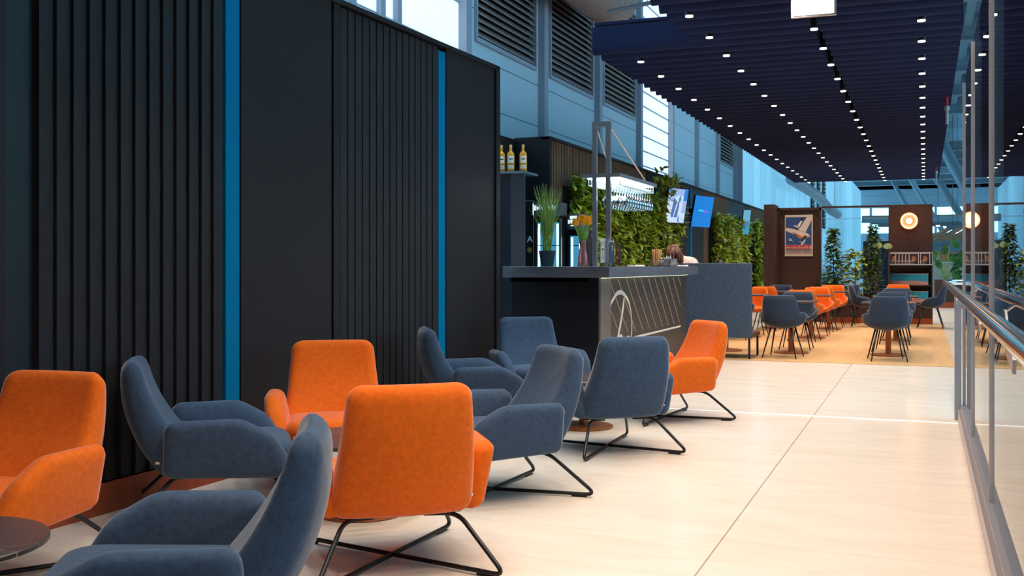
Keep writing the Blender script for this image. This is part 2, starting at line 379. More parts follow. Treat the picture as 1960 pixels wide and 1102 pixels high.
# ---------------------------------------------------------------- outer shell: facade at X=-6.5, far end, roof
FX = -6.5; Y0 = 14.4; MOD = 3.45; RZ = 9.5
fac = struct(empty('wall_outer'))
m = MB()
for k in list(range(0, 3))+[4, 5, 6]:
    y = Y0+MOD*k
    lv = k in (0, 1, 2, 6)
    if lv:
        m.box(FX-.1, FX, y, y+MOD, 0, 4.7); m.box(FX-.1, FX, y, y+.45, 4.7, RZ); m.box(FX-.1, FX, y+MOD-.3, y+MOD, 4.7, RZ); m.box(FX-.1, FX, y+.45, y+MOD-.3, 7.2, RZ)
    else: m.box(FX-.1, FX, y, y+MOD, 0, RZ)
m.box(FX-.1, FX, -6, 4, 0, RZ); m.box(FX-.1, FX, 4, Y0, 0, 2.2); m.box(FX-.1, FX, Y0+3*MOD, Y0+4*MOD, 0, 2.2); m.box(FX-.1, FX, Y0+7*MOD, 110, 0, .9); m.box(FX-.1, FX, 4, 110, RZ-.5, RZ)
m.build('metal_cladding', M_metalpanel, fac)
m = MB()
for k in range(-3, 8):
    y = Y0+MOD*k; m.box(FX, FX+.12, y-.10, y+.10, 0, RZ)
m.build('mullion', M_post, fac)
for k in (0, 1, 2, 6):
    y = Y0+MOD*k+.45; y1 = Y0+MOD*(k+1)-.3
    lo = struct(empty('window_%d' % (k+10), (FX, y, 0)))
    q = MB(); W = y1-y
    q.box(-.02, .05, 0, .05, 4.68, 7.25); q.box(-.02, .05, W-.05, W, 4.68, 7.25); q.box(-.02, .05, .05, W-.05, 4.68, 4.75); q.box(-.02, .05, .05, W-.05, 7.18, 7.25)
    q.build('louvre_frame', M_post, lo)
    q = MB()
    z = 4.78
    while z < 7.15:
        q.add([(.03, .05, z), (.03, W-.05, z), (-.07, W-.05, z+.11), (-.07, .05, z+.11), (.03, .05, z+.02), (.03, W-.05, z+.02), (-.07, W-.05, z+.13), (-.07, .05, z+.13)],
              [(0,3,2,1),(4,5,6,7),(0,1,5,4),(1,2,6,5),(2,3,7,6),(3,0,4,7)]); z += .115
    q.build('louvre_blade', M_louvre, lo)
    B('louvre_back', (-.16, -.101, -.3, W+.3, 4.5, 7.4), M_dark, lo)
# clear and frosted windows
def window(nm, y0, y1, z0, z1, gm, bars=(), rows=()):
    e = struct(empty(nm, (FX, y0, 0))); W = y1-y0
    q = MB(); q.box(-.06, .04, 0, .07, z0, z1); q.box(-.06, .04, W-.07, W, z0, z1); q.box(-.06, .04, 0, W, z0, z0+.07); q.box(-.06, .04, 0, W, z1-.07, z1)
    for b in bars: q.box(-.06, .05, b-.06, b+.06, z0, z1)
    for r_ in rows: q.box(-.045, -.005, .07, W-.07, r_-.012, r_+.012)
    q.build('window_frame', M_post, e)
    B('pane', (-.03, -.02, .07, W-.07, z0+.07, z1-.07), gm, e)
window('window_1', Y0-MOD, Y0, 2.2, RZ-.5, F_win, (.90, 1.35), [2.2+.74*i for i in range(1, 9)])
window('window_2', Y0-2*MOD, Y0-MOD, 2.2, RZ-.5, G_win, (1.7, 2.5))
window('window_3', Y0-3*MOD, Y0-2*MOD, 2.2, RZ-.5, F_win)
window('window_4', Y0+3*MOD, Y0+4*MOD, 2.2, RZ-.5, F_win, (), [2.2+.37*i for i in range(1, 18)])
window('window_5', Y0+7*MOD, 110, .9, RZ-.5, G_win, [1.7*i for i in range(1, 42)])
m = MB()
for i in range(46):
    y = Y0+7*MOD+.25+i*1.55; wd = .8 if i % 2 else .55
    m.add([(FX+.25, y, 0), (FX+.25+.35, y+wd*.6, 0), (FX+.27+.35, y+wd*.6, 0), (FX+.27, y, 0), (FX+.25, y, 8.6), (FX+.6, y+wd*.6, 8.6), (FX+.62, y+wd*.6, 8.6), (FX+.27, y, 8.6)],
          [(0,3,2,1),(4,5,6,7),(0,1,5,4),(1,2,6,5),(2,3,7,6),(3,0,4,7)])
m.build('vertical_fin', F_blind, fac)
m = MB()
for i in range(46):
    y = Y0+7*MOD+.12+i*1.55; m.box(FX+.1, FX+.3, y-.06, y+.06, 0, 8.6)
m.build('fin_post', M_post, fac)
m = MB()
for i, y in enumerate((60, 63.5, 67)):
    z = 3.6
    while z < 7.0: m.box(FX+.66, FX+.72, y, y+1.5, z, z+.1); z += .24
m.build('louvre_blade', M_louvre, fac)
m = MB()
for y in (60, 63.5, 67): m.box(FX+.62, FX+.66, y-.1, y+1.6, 3.5, 7.1)
m.build('louvre_backing', M_dark, fac)
# roof with skylight slots, far wall with window bands
rf = struct(empty('ceiling')); m = MB()
slots = [(3, 15), (24, 34), (60, 68), (90, 95)]
y = -6.0
for a, b in slots+[(112, 112)]:
    m.box(-7.2, 16, y, a, RZ, RZ+.2); y = b
m.build('roof_deck', M_roof, rf)
m = MB()
for yb in range(20, 112, 6):
    m.box(-6.4, 16, yb, yb+.35, RZ-.75, RZ-.02)
    m.box(-6.4, 16, yb-.1, yb+.45, RZ-.8, RZ-.75)
for xb in (-3.2, 1.2, 5.6, 10):
    m.box(xb, xb+.25, 14, 110, RZ-.4, RZ-.02)
m.build('roof_beam', M_truss, rf)
for i, (a, b) in enumerate(slots):
    B('pane', (-7.2, 16, a, b, RZ+.08, RZ+.1), G_win, rf)
fe = struct(empty('wall_far')); m = MB()
m.box(-7, 16, 110, 110.3, 0, 4.4); m.box(-7, 16, 110, 110.3, 6.9, RZ)
for xb in range(-7, 17, 2): m.box(xb-.12, xb+.12, 109.9, 110.3, 4.4, 6.9)
m.box(-7, 16, 109.9, 110.2, 5.5, 5.65)
m.build('wall_panel', M_metalpanel, fe)
B('pane', (-7, 16, 110.1, 110.12, 4.4, 6.9), G_win, fe)
wr = struct(empty('wall_right')); m = MB(); m.box(16, 16.2, -6, 112, 0, 2.5); m.box(16, 16.2, -6, 112, 8.8, RZ)
for yb in range(-6, 113, 4): m.box(15.95, 16.2, yb-.12, yb+.12, 2.5, 8.8)
m.build('wall_panel', mat('hall_wall', (0.30, 0.36, 0.40), .7), wr); B('pane', (16.05, 16.06, -6, 112, 2.5, 8.8), G_win, wr)  # window band added on this unseen side to send daylight onto the facade
struct(B('wall_back', (-7.2, 16, -6.2, -6, 0, RZ), mat('hall_back', (0.10, 0.10, 0.11), .7)))
# inclined roof tubes
def strut(p0, p1, r, label):
    q = MB(); q.tube([p0, p1], r, 14); tag(q.build('roof_strut', M_truss, smooth=True), label, 'strut', 'inclined roof tubes')
strut((-.2, 56, 9.2), (4.4, 56, .0), .28, 'thick blue grey inclined tube nearest the glass screen, highest of the leaning struts')
strut((-.6, 74, 9.2), (4.8, 74, .0), .24, 'blue grey inclined tube behind the thick one, right of the sign pillar top')
strut((-1.6, 92, 9.2), (3.6, 92, .0), .22, 'distant blue grey inclined tube just above the sign pillar')
strut((-2.9, 100, 9.2), (1.8, 100, .0), .2, 'most distant inclined tube, seen low beside the sign pillar')
# duct and tie rod
q = MB(); q.tube([(-5.75, 15.2, 6.45), (-5.75, 19.9, 6.45)], .55, 28)
for y in (17.0, 19.2): q.tube([(-5.75, y, 6.45), (-5.75, y+.05, 6.45)], .56, 28)
tag(q.build('air_duct', M_duct, smooth=True), 'large round beige air duct above the louvres, left of the ceiling canopy', 'duct')
q = MB(); q.tube([(-5.45, 18.6, 5.88), (-4.45, 18.6, 6.0)], .04, 8); q.tube([(-4.7, 18.6, 5.97), (-4.7, 18.6, 9.49)], .008, 5); q.tube([(-5.2, 18.6, 5.9), (-5.2, 18.6, 9.49)], .008, 5)
tag(q.build('steel_tie', M_post), 'thin steel bar running from the duct towards the canopy', 'bar')
q = MB(); pp = fillet([(-5.3, 46, 4.9), (-5.3, 58, 4.9), (-4.9, 60, 4.3), (-4.9, 66, 4.3)], 1.2); q.tube(pp, .26, 16); q.tube([(-5.3, 50, 4.9), (-5.3, 50, 8.68)], .02, 5); q.tube([(-4.9, 64, 4.3), (-4.9, 64, 8.68)], .02, 5)
tag(q.build('air_duct', M_post, smooth=True), 'distant silver air duct with a bend beside the tall windows', 'duct')

# ---------------------------------------------------------------- canopy of felt baffles
CZ = 3.6; SP = .3333; YF = 11.4
def baffle(x0, x1, y, label, group):
    q = MB(); T = .018; vs = []
    prof = [(0, .31), (0, .09), (.003, .06), (.012, .032), (.028, .012), (.050, .002), (.075, .001), (.098, .010)]
    n = len(prof)-1; L_ = x1-x0
    for i, (y_, z_) in enumerate(prof):
        a = prof[max(0, i-1)]; b = prof[min(n, i+1)]; ty, tz = b[0]-a[0], b[1]-a[1]; l = hypot(ty, tz); ny, nz = -tz/l, ty/l
        vs += [(0, y_, z_), (L_, y_, z_), (L_, y_+ny*T, z_+nz*T), (0, y_+ny*T, z_+nz*T)]
    fs = [(0,1,2,3), (4*n+3, 4*n+2, 4*n+1, 4*n)]
    for i in range(n):
        for k in range(4): fs.append((i*4+k, (i+1)*4+k, (i+1)*4+(k+1) % 4, i*4+(k+1) % 4))
    q.add(vs, fs); o = q.build('ceiling_baffle', M_baffle, smooth=True, loc=(x0, y, CZ)); return tag(o, label, 'baffle', group)
bp = {}
def put_baffle(x0, x1, y, label, group):
    key = (round(x0, 2), round(x1, 2))
    if key not in bp: bp[key] = baffle(x0, x1, y, label, group); return bp[key]
    o = bp[key].copy(); COL.objects.link(o); o.location = (x0, y, CZ); tag(o, label, 'baffle', group); return o
nb = int((31.2-YF)/SP)
for k in range(int((YF-1.0)/SP)):
    y = YF-SP*(k+1)
    put_baffle(-2.35, -1.06, y, 'navy felt baffle of the nearer narrow canopy, left of the dark light slot', 'near canopy baffles left of the slot')
    put_baffle(-1.00, .33, y, 'navy felt baffle of the nearer canopy, right of the dark light slot', 'near canopy baffles right of the slot')
for k in range(nb+1):
    y = YF+SP*k
    put_baffle(-3.52, -1.06, y, 'front edge baffle of the wide canopy, brightest blue, by the louvred windows' if k == 0 else 'navy felt baffle of the wide far canopy, left of the dark light slot',
               'wide canopy baffles left of the slot') if k else tag(put_baffle(-3.52, -1.06, y, 'x', None), 'front edge baffle of the wide canopy, bluest, beside the louvred windows', 'baffle')
    put_baffle(-1.00, .36, y, 'navy felt baffle of the wide far canopy, right of the dark light slot', 'wide canopy baffles right of the slot')
struct(B('trim_2', (-3.5, .33, YF, 31.2, CZ+.33, CZ+.36), M_baffle))
struct(B('trim_3', (-2.33, .31, 1.0, YF, CZ+.33, CZ+.36), M_baffle))
# downlights
dl = None
def downlight(x, y, label, group):
    global dl
    if dl is None:
        q = MB(); q.lathe([(.040, .012), (.040, .30)], n=16); dl = q.build('downlight', M_black, smooth=True)
        q = MB(); q.lathe([(.037, .0), (.037, .013)], n=16); ln = q.build('lens', E_lens, dl)
        L = bpy.data.lights.new('downlight_lamp', 'SPOT'); L.energy = SPOT_W; L.color = SPOT_COL; L.spot_size = rad(103); L.spot_blend = .6; L.shadow_soft_size = .045
        lo = bpy.data.objects.new('downlight_lamp', L); COL.objects.link(lo); lo.parent = dl; lo.location = (0, 0, -.006)
        KC[dl.name] = [ln, lo]; o = dl
    else:
        o = dl.copy(); COL.objects.link(o)
        for c in KC[dl.name]:
            d = c.copy(); COL.objects.link(d); d.parent = o
    o.location = (x, y, CZ-.04); tag(o, label, 'downlight', group)
rows = [(-.03, 'row beside the glass screen'), (-1.03, 'row in the dark slot'), (-2.08, 'third row from the glass screen'), (-3.07, 'row nearest the outer windows')]
for x, rn in rows:
    for k in range(-10, 20):
        y = 11.85+k*1.0
        if x < -2.9 and k < 0: continue
        downlight(x, y, 'small round ceiling downlight, '+rn, 'downlights, '+rn)
# lit sign plate
sg = empty('hanging_sign', (-.86, 9.0, 3.27), 0, 'white illuminated sign plate hanging below the canopy at the top of the picture', 'sign')
B('sign_frame', (-.18, .18, -.012, .03, 0, .33), M_alu, sg); B('lit_face', (-.165, .165, -.016, -.012, .012, .318), E_sign, sg)

# ---------------------------------------------------------------- glass screen and handrail on the right
gs = empty('glass_screen', (.29, 0, 0), 0, 'tall frameless glass screen with slim metal mullions on the right', 'glass screen')
ys = [-2.3, -.4, 1.45, 3.35, 5.26, 7.25, 8.85]
for i in range(len(ys)-1):
    B('glass_pane', (-.005, .005, ys[i]+.02, ys[i+1]-.02, .11, 2.62 if i > 3 else 3.9), G_pane, gs)
for i, y in enumerate(ys):
    q = MB(); h = 2.62 if i > 4 else 3.9
    q.box(-.016, .016, y-.016, y-.006, .09, h); q.box(-.016, .016, y+.006, y+.016, .09, h)
    q.box(-.009, .009, y-.006, y+.006, .09, h-.01); q.build('mullion', M_alu, gs)
q = MB(); q.box(-.05, .05, ys[0], ys[-1], 0, .09); q.box(-.03, .03, ys[0], ys[-1], .09, .115); q.build('base_channel', M_alu, gs)
hr = empty('handrail', (.18, 0, 0), 0, 'round polished steel handrail running along the glass screen', 'handrail')
q = MB(); q.tube(fillet([(0, -1.5, 1.04), (0, 10.9, 1.04), (.13, 10.98, 1.04), (.6, 10.98, 1.04)], .08), .026, 16); q.build('rail', M_chrome, hr, smooth=True)
for y in (3.35, 5.26, 8.84):
    pst = hr
    if y > 8: q = MB(); q.box(.035, .085, y-.03, y+.03, 0, .97); pst = q.build('post', M_post, hr, bevel=.003)
    q = MB(); q.prism([(-.16, .90), (.14, .94), (.16, .97), (.05, 1.0), (-.05, 1.0), (-.17, .94)], lambda u, v, y=y: (.045, y+u, v), lambda u, v, y=y: (.055, y+u, v)); q.tube([(.05, y, .99), (0, y, 1.03)], .008); q.build('bracket', M_steel, pst)

# ---------------------------------------------------------------- lounge armchairs
def make_lounge(name, label, m):
    e = empty(name); tag(e, label, 'armchair', 'lounge armchairs around the low tables')
    q = MB(); Hb = .557
    ol = rpoly([(-.285, 0), (.285, 0), (.235, Hb), (-.235, Hb)], [.058, .058, .068, .068], 8)
    L = rad(20.5)
    def fb(u, v, w_):
        t = max(0, min(1, v/Hb)); w2 = w_*(1-.30*t)+(.075*(1-t)*min(1, max(0, w_+.03)/.06) if w_ > -.03 else 0)
        yy = -.225-sin(L)*v+w2*cos(L)+.55*u*u-.05*sin(v/Hb*pi); zz = .235+cos(L)*v+w2*sin(L)
        return (u, yy, zz)
    pad(q, ol, .115, .012, fb, r=.054); bk = q.build('backrest', m, e, smooth=180)
    q = MB(); q.box(.262, .268, -.285, -.262, .30, .31); q.build('fabric_tag', M_paper, bk)
    q = MB(); ol = rpoly([(-.275, -.20), (.275, -.20), (.285, .34), (-.285, .34)], [.062, .062, .12, .12], 7)
    pad(q, ol, .135, .020, lambda u, v, w_: (u, v, .302+w_+.035*v-.25*max(0, v-.2)**2), r=.06); q.build('seat', m, e, smooth=180)
    for s in (-1, 1):
        q = MB(); ol = rpoly([(-.255, .235), (.27, .215), (.335, .262), (.235, .425), (.09, .505), (-.245, .50)], [.047, .05, .046, .16, .16, .055], 8)
        def fa(u, v, w_, s=s):
            return (s*(.276+.215*(v-.24)+.035*(u+.25)+w_), u, v)
        pad(q, ol, .104, .010, fa, r=.046)
        if s < 0: q.f = [f[::-1] for f in q.f]
        q.build('armrest', m, e, smooth=180)
    q = MB(); q.box(-.24, .24, -.2, .26, .222, .24); q.build('seat_pan', M_black, e)
    for s in (-1, 1):
        q = MB(); r = .0095; zf = r+.006+(.0 if s < 0 else .002)
        pts = fillet([(s*.10, -.16, .215), (s*.225, -.215, .222), (s*.36, -.42, zf), (-s*.35, .42, zf), (-s*.235, .235, .222), (-s*.10, .2, .215)], .055, 7)
        q.tube(pts, r, 10); rd = q.build('sled_leg', M_black, e, smooth=180)
        for (a, t) in (((s*.36, -.42), .12), ((-s*.35, .42), .12)):
            dx, dy = (-s*.71, .84) if a[1] < 0 else (s*.71, -.84); Ln = hypot(dx, dy); dx /= Ln; dy /= Ln
            p0 = (a[0]+dx*.05, a[1]+dy*.05, .005); p1 = (a[0]+dx*.13, a[1]+dy*.13, .005)
            q = MB(); q.tube([p0, p1], .0075, 6); q.build('glide', M_dark, rd)
    return e
lo_o = make_lounge('lounge_chair', 'x', M_orange); lo_b = make_lounge('lounge_chair', 'x', M_blue)
used = set()
for p in (lo_o, lo_b):
    KC[p.name] = kids(p)
    for c in KC[p.name]: KC[c.name] = kids(c) or ['-']
def copy_deep(p):
    r = p.copy(); COL.objects.link(r)
    for ch in list(p.children):
        c = ch.copy(); COL.objects.link(c); c.parent = r
        for g in list(ch.children):
            d = g.copy(); COL.objects.link(d); d.parent = c
    return r
def place(p, x, y, fx, fy, label, z=0):
    if p.name in used: o = copy_deep(p)
    else: o = p; used.add(p.name)
    o.location = (x, y, z); o.rotation_euler = (0, 0, atan2(-fx, fy)); o['label'] = label; return o
place(lo_o, -3.345, 2.98, .10, -1, 'orange velvet lounge armchair cut by the left edge of the picture')
place(lo_b, -3.17, 4.19, .80, .60, 'dark blue velvet lounge armchair against the pleated wall, turned to the right')
place(lo_b, -1.955, 2.34, -.87, -.49, 'blue velvet lounge armchair nearest the camera, cut by the bottom edge')
place(lo_o, -2.03, 3.80, -.62, .78, 'orange velvet lounge armchair in the foreground seen from behind')
place(lo_b, -2.13, 5.13, -.69, -.72, 'blue velvet lounge armchair right behind the foreground orange one, facing left')
place(lo_o, -3.05, 5.05, .55, -.83, 'orange velvet lounge armchair against the dark wall, facing the camera')
place(lo_b, -1.94, 6.63, -.66, .75, 'blue velvet lounge armchair seen from behind in front of the bar')
place(lo_b, -2.98, 6.93, .84, .54, 'blue velvet lounge armchair seen from its side, by the second teal strip')
place(lo_b, -2.97, 8.12, .60, -.80, 'blue velvet lounge armchair in the corner where wall and bar meet')
place(lo_o, -1.89, 8.10, -.72, -.69, 'orange velvet lounge armchair beside the bar front, farthest of the lounge')

# low round tables
def round_table(x, y, h, r, label, group, first=[None]):
    e = empty('coffee_table', (x, y, 0), random.random()*3, label, 'table', group)
    q = MB(); q.lathe([(r-.012, h-.022), (r, h-.016), (r, h-.004), (r-.004, h)], n=48); q.build('tabletop', M_marble, e, smooth=30)
    q = MB(); q.lathe([(.032, .02), (.032, h-.02)], n=20); q.build('pedestal', M_rust, e, smooth=30)
    q = MB(); q.lathe([(.215, 0), (.22, .004), (.22, .014), (.205, .02)], n=40); q.build('base_plate', M_rust, e, smooth=30)
round_table(-2.78, 2.28, .37, .33, 'low round dark marbled table at the lower left corner', 'low round lounge tables')
round_table(-2.55, 4.46, .37, .33, 'low round dark marbled table among the four foreground chairs', 'low round lounge tables')
round_table(-2.36, 7.42, .37, .33, 'low round dark table with copper base in front of the bar', 'low round lounge tables')

# ---------------------------------------------------------------- dining chairs
def sm(a, b, x):
    t = max(0, min(1, (x-a)/(b-a))); return t*t*(3-2*t)
def make_dining(name, m):
    e = empty(name); tag(e, 'x', 'chair', 'dining chairs on the woven floor')
    q = MB(); N = 48; S = 12
    def rim(th):   # th = 0 at the back
        a = abs(th); h = .80-.215*sm(rad(36), rad(62), a); h -= .03*sm(rad(70), rad(105), a); h -= .115*sm(rad(100), rad(138), a); return h
    def P(th, s, off):
        z0 = .375; hz = rim(th); z = z0+(hz-z0)*s
        dz = z-z0; grow = sqrt(max(0, 1-(1-min(1, dz/.13))**2))
        a = abs(th); flare = .12*max(0, dz-.1)
        back = sm(rad(75), rad(20), a) if False else 1-sm(rad(25), rad(75), a)
        R = (.245+flare*(1-back)+back*.16*max(0, dz-.05)+.03*(1-back)*sm(rad(60), rad(100), a))*grow
        R -= off
        x = R*sin(th)*1.08; y = -R*cos(th)*(1.0)
        return (x, y, z+(off*.9 if dz < .06 else 0))
    ths = [-pi+2*pi*k/N for k in range(N)]
    ss = [0.0, .01, .03, .07, .13, .2, .3, .42, .55, .7, .85, 1.0]
    outer = [[P(t, s, 0) for t in ths] for s in ss]
    inner = [[P(t, s, .03) for t in ths] for s in ss]
    inner = [[(p[0], p[1], max(p[2], .43)) for p in r_] for r_ in inner]
    top = []
    for k, t in enumerate(ths):
        a = Vector(outer[-1][k]); b = Vector(inner[-1][k]); c = (a+b)/2; top.append((c.x, c.y, c.z+.012))
    rings = outer+[top]+inner[::-1]
    vs = [p for r_ in rings for p in r_]; M_ = len(rings)
    fs = [(i*N+k, i*N+(k+1) % N, (i+1)*N+(k+1) % N, (i+1)*N+k) for i in range(M_-1) for k in range(N)]
    c0 = len(vs); vs += [(0, 0, .375), (0, 0, .43)]
    fs += [(c0, (k+1) % N, k) for k in range(N)]+[(c0+1, (M_-1)*N+k, (M_-1)*N+(k+1) % N) for k in range(N)]
    q.add(vs, fs); q.build('seat_shell', m, e, smooth=180)
    q = MB(); ol = rpoly([(-.17, -.17), (.17, -.17), (.20, .2), (-.20, .2)], .08, 5)
    pad(q, ol, .05, .01, lambda u, v, w_: (u, v, .445+w_)); q.build('seat_cushion', m, e, smooth=180)
    for sx in (-1, 1):
        for sy in (-1, 1):
            q = MB(); q.tube([(sx*.13, sy*.12, .39), (sx*.215, sy*.235, 0)], [.012, .0075], 10); q.build('leg', M_black, e, smooth=180)
    return e
di_o = make_dining('dining_chair', M_orange); di_b = make_dining('dining_chair', M_blueshade)
dch = [
 (di_b, -1.72, 13.98, .10, 1, 'dark blue dining chair seen from behind, in front of the centre table'),
 (di_b, -1.71, 15.42, 0, -1, 'light catching blue dining chair facing the camera across the centre front table'),
 (di_o, -1.78, 17.15, .08, 1, 'orange dining chair seen from behind at the middle table'),
 (di_o, -1.74, 18.60, 0, -1, 'orange dining chair facing the camera at the middle table'),
 (di_o, -1.72, 19.80, .08, 1, 'orange dining chair seen from behind at the table near the planter'),
 (di_o, -1.68, 21.20, 0, -1, 'orange dining chair facing the camera right in front of the planter'),
 (di_b, -2.85, 17.08, .05, 1, 'blue dining chair half hidden by the high sofa back'),
 (di_o, -2.78, 18.50, 0, -1, 'orange dining chair facing the camera beside the sofa edge'),
 (di_o, -2.72, 19.70, .05, 1, 'orange dining chair seen from behind, farther left row'),
 (di_b, -2.66, 21.05, 0, -1, 'pale lit blue dining chair in front of the poster wall'),
 (di_b, -.44, 14.0, -.14, 1, 'dark blue dining chair seen from behind, nearest the handrail'),
 (di_b, -.45, 15.50, -.08, -1, 'blue dining chair facing the camera across the right front table'),
 (di_b, -.43, 17.0, -.03, 1, 'dark blue dining chair second in the right row, seen from behind'),
 (di_b, -.43, 18.45, 0, -1, 'blue dining chair facing the camera at the second right table'),
 (di_o, -.50, 22.25, 0, -1, 'orange dining chair in front of the magazine shelf'),
 (di_b, .10, 21.5, -1, .05, 'blue dining chair in side view beside the magazine pillar, facing left'),
 (di_b, -1.10, 21.5, 1, 0, 'blue dining chair in side view right of the planter, facing right'),
 (di_b, -1.52, 22.35, -1, .1, 'blue dining chair in side view at the planter, facing left'),
]
for a in dch: place(*a, z=.006)
def dining_table(x, y, label, s=.33):
    e = empty('dining_table', (x, y, .006), 0, label, 'table', 'square dining tables')
    h = .71; q = MB(); q.box(-s, s, -s, s, h-.02, h); q.build('tabletop', M_marble, e, bevel=.004)
    q = MB(); q.box(-.035, .035, -.035, .035, .02, h-.02); q.build('pedestal', M_rust, e, bevel=.004)
    q = MB(); q.lathe([(.225, 0), (.23, .004), (.23, .014), (.21, .02)], n=36); q.build('base_plate', M_rust, e, smooth=30)
    return e
for x, y, l in [(-1.70, 14.7, 'dining table between the two blue chairs in the centre front'), (-1.75, 17.87, 'dining table between the two orange chairs of the middle row'),
                (-1.68, 20.5, 'dining table between the orange chairs near the planter'), (-2.6, 14.75, 'dining table behind the high backed sofa'),
                (-2.78, 17.8, 'dining table left row, right of the sofa edge'), (-2.66, 20.38, 'dining table left row, in front of the poster wall'),
                (-.45, 14.75, 'dining table in the right row nearest the camera'), (-.43, 17.72, 'dining table in the right row, second from camera'),
                (-.50, 21.5, 'dining table in front of the magazine shelf')]:
    t = dining_table(x, y, l)
    if y == 21.5: t.scale = (.8, .8, 1)

# ---------------------------------------------------------------- high backed sofa
so = empty('sofa', (-2.5, 13.5, .006), 0, 'high backed blue fabric booth sofa seen from behind at the end of the bar', 'sofa')
B('backrest', (-.46, .45, -.02, .06, .27, 1.225), M_felt, so, bevel=.012)
B('seat', (-.44, .38, .06, .60, .325, .40), M_felt, so, bevel=.03)
B('seat_frame', (-.44, .45, .02, .74, .27, .32), mat('sofa_wood', (.07, .035, .02), .5), so, bevel=.004)
for (x, y) in ((-.42, .0), (.42, .0), (-.42, .7), (.42, .7)):
    B('leg', (x-.013, x+.013, y-.013, y+.013, 0, .275), M_black, so)

# ---------------------------------------------------------------- bar
bar = empty('bar_counter', (-2.75, 9.1, 0), 0, 'dark bar counter with lit stone front and thick steel top', 'bar counter')
B('end_panel', (-.85, 0, 0, .06, 0, 1.09), M_barblack, bar)
B('corner_panel', (-.06, .0, .06, .40, 0, 1.09), M_bronze, bar)
fp = B('front_panel', (-.06, -.004, .40, 3.75, 0, 1.09), M_bronzedark, bar)
B('back_panel', (-.80, -.78, .06, 3.7, 0, 1.05), M_barblack, bar)
B('countertop', (-.90, .13, -.10, 3.82, 1.09, 1.19), M_countertop, bar, bevel=.004)
B('led_strip', (.01, .03, .05, 3.7, 1.083, 1.089), E_ledg, bar)
B('worktop', (-.86, -.1, 0, 3.7, 1.05, 1.088), M_barblack, bar)
# engraved artwork on the front (y, z) relative to bar
def AY(px, py):
    t = (px-980)/2000.; c_, s_ = cos(YAW), sin(YAW); X = -2.75; y_ = X*(c_+t*s_)/(t*c_-s_); d = -X*s_+y_*c_
    return (y_-9.1, 1.2+(508-py)*d/2000.)
def Z8(x, y): return AY(1140+x/7.344, 530+y/7.344)
def ribbon(pts, ws):
    q = MB(); P_ = [Z8(*p) for p in pts]; n = len(P_); L_ = []; R_ = []
    for i, p in enumerate(P_):
        a = P_[max(0, i-1)]; b = P_[min(n-1, i+1)]; tx, ty = b[0]-a[0], b[1]-a[1]; l = hypot(tx, ty) or 1
        w_ = ws[i] if isinstance(ws, list) else ws
        L_.append((p[0]-ty/l*w_, p[1]+tx/l*w_)); R_.append((p[0]+ty/l*w_, p[1]-tx/l*w_))
    for i in range(n-1):
        q.prism([L_[i], R_[i], R_[i+1], L_[i+1]], lambda u, v: (-.005, u, v), lambda u, v: (.0005, u, v))
    return q
lines = [((212,85),(460,780)), ((316,28),(565,758)), ((432,22),(668,748)), ((540,22),(762,726)), ((642,26),(854,708)), ((742,20),(944,688)), ((832,10),(1026,668)), ((922,6),(1106,652)), ((1008,5),(1182,634)), ((1092,6),(1197,400)), ((1168,0),(1200,122)), ((210,450),(310,722))]
allq = MB()
for a, b in lines:
    r_ = ribbon([a, b], .0035); allq.add(r_.v, r_.f)
allq.build('inlay_lines', M_fine, fp)
q = ribbon([(552,846), (1194,690)], [.010, .010]); q.build('inlay_bar', M_cream, fp)
g = MB()
arc = [(212,412), (222,365), (245,318), (275,262), (310,225), (350,210), (388,228), (425,272), (458,325), (480,395), (495,470), (505,560), (511,660), (511,760), (505,860), (500,910)]
r_ = ribbon(arc, [.006,.012,.016,.019,.021,.022,.02,.017,.015,.0125,.012,.012,.011,.010,.009,.007]); g.add(r_.v, r_.f)
r_ = ribbon([(405,268), (392,400), (362,600), (338,730), (318,835)], [.008,.026,.024,.022,.020]); g.add(r_.v, r_.f)
g.prism([Z8(*p) for p in [(208,935), (208,905), (330,822), (365,802), (382,840), (386,890), (300,915)]], lambda u, v: (-.005, u, v), lambda u, v: (.001, u, v))
g.prism([Z8(*p) for p in [(440,832), (470,822), (500,858), (500,900), (462,880), (455,845)]], lambda u, v: (-.005, u, v), lambda u, v: (.001, u, v))
g.build('inlay_emblem', M_cream, fp)

# glass rack on the counter
gr = empty('glass_rack', (-2.75, 9.42, 1.19), 0, 'tall steel rack with lit canopy for stemware standing on the bar corner', 'rack')
Zt = 2.545-1.19; Zr = 2.03-1.19
q = MB(); q.box(-.022, .022, -.022, .022, 0, Zt); q.build('post', M_steel, gr)
q = MB(); q.box(-.152, -.112, -.022, .022, 0, Zt); q.build('post', M_steel, gr)
q = MB(); q.box(-.1535, .0235, -.0235, .0235, Zt-.045, Zt+.0015); q.build('top_bar', M_steel, gr)
B('rack_tray', (-.26, .12, .04, 1.40, Zr-.005, Zr+.03), M_steel, gr)
B('led_panel', (-.23, .09, .07, 1.37, Zr-.012, Zr-.006), E_led, gr)
q = MB(); q.box(-.26, .12, -.03, .04, Zr-.005, Zr+.03); q.build('front_bar', M_steel, gr)
q = MB(); q.tube([(0, .02, Zt-.03), (.10, 1.0, Zr+.03)], .008); q.tube([(-.13, .02, Zt-.03), (-.2, .85, Zr+.03)], .008); q.build('stay_rod', mat('copper_rod', (.7, .5, .42), .3, metal=.8), gr)
q = MB()
for i in range(9):
    x = -.22+i*.038; q.box(x, x+.006, .07, 1.37, Zr-.075, Zr-.066)
for i in range(14):
    y = .08+i*.099; q.box(-.225, .09, y, y+.006, Zr-.045, Zr-.04); q.box(-.225, -.219, y, y+.006, Zr-.07, Zr); q.box(.084, .09, y, y+.006, Zr-.07, Zr)
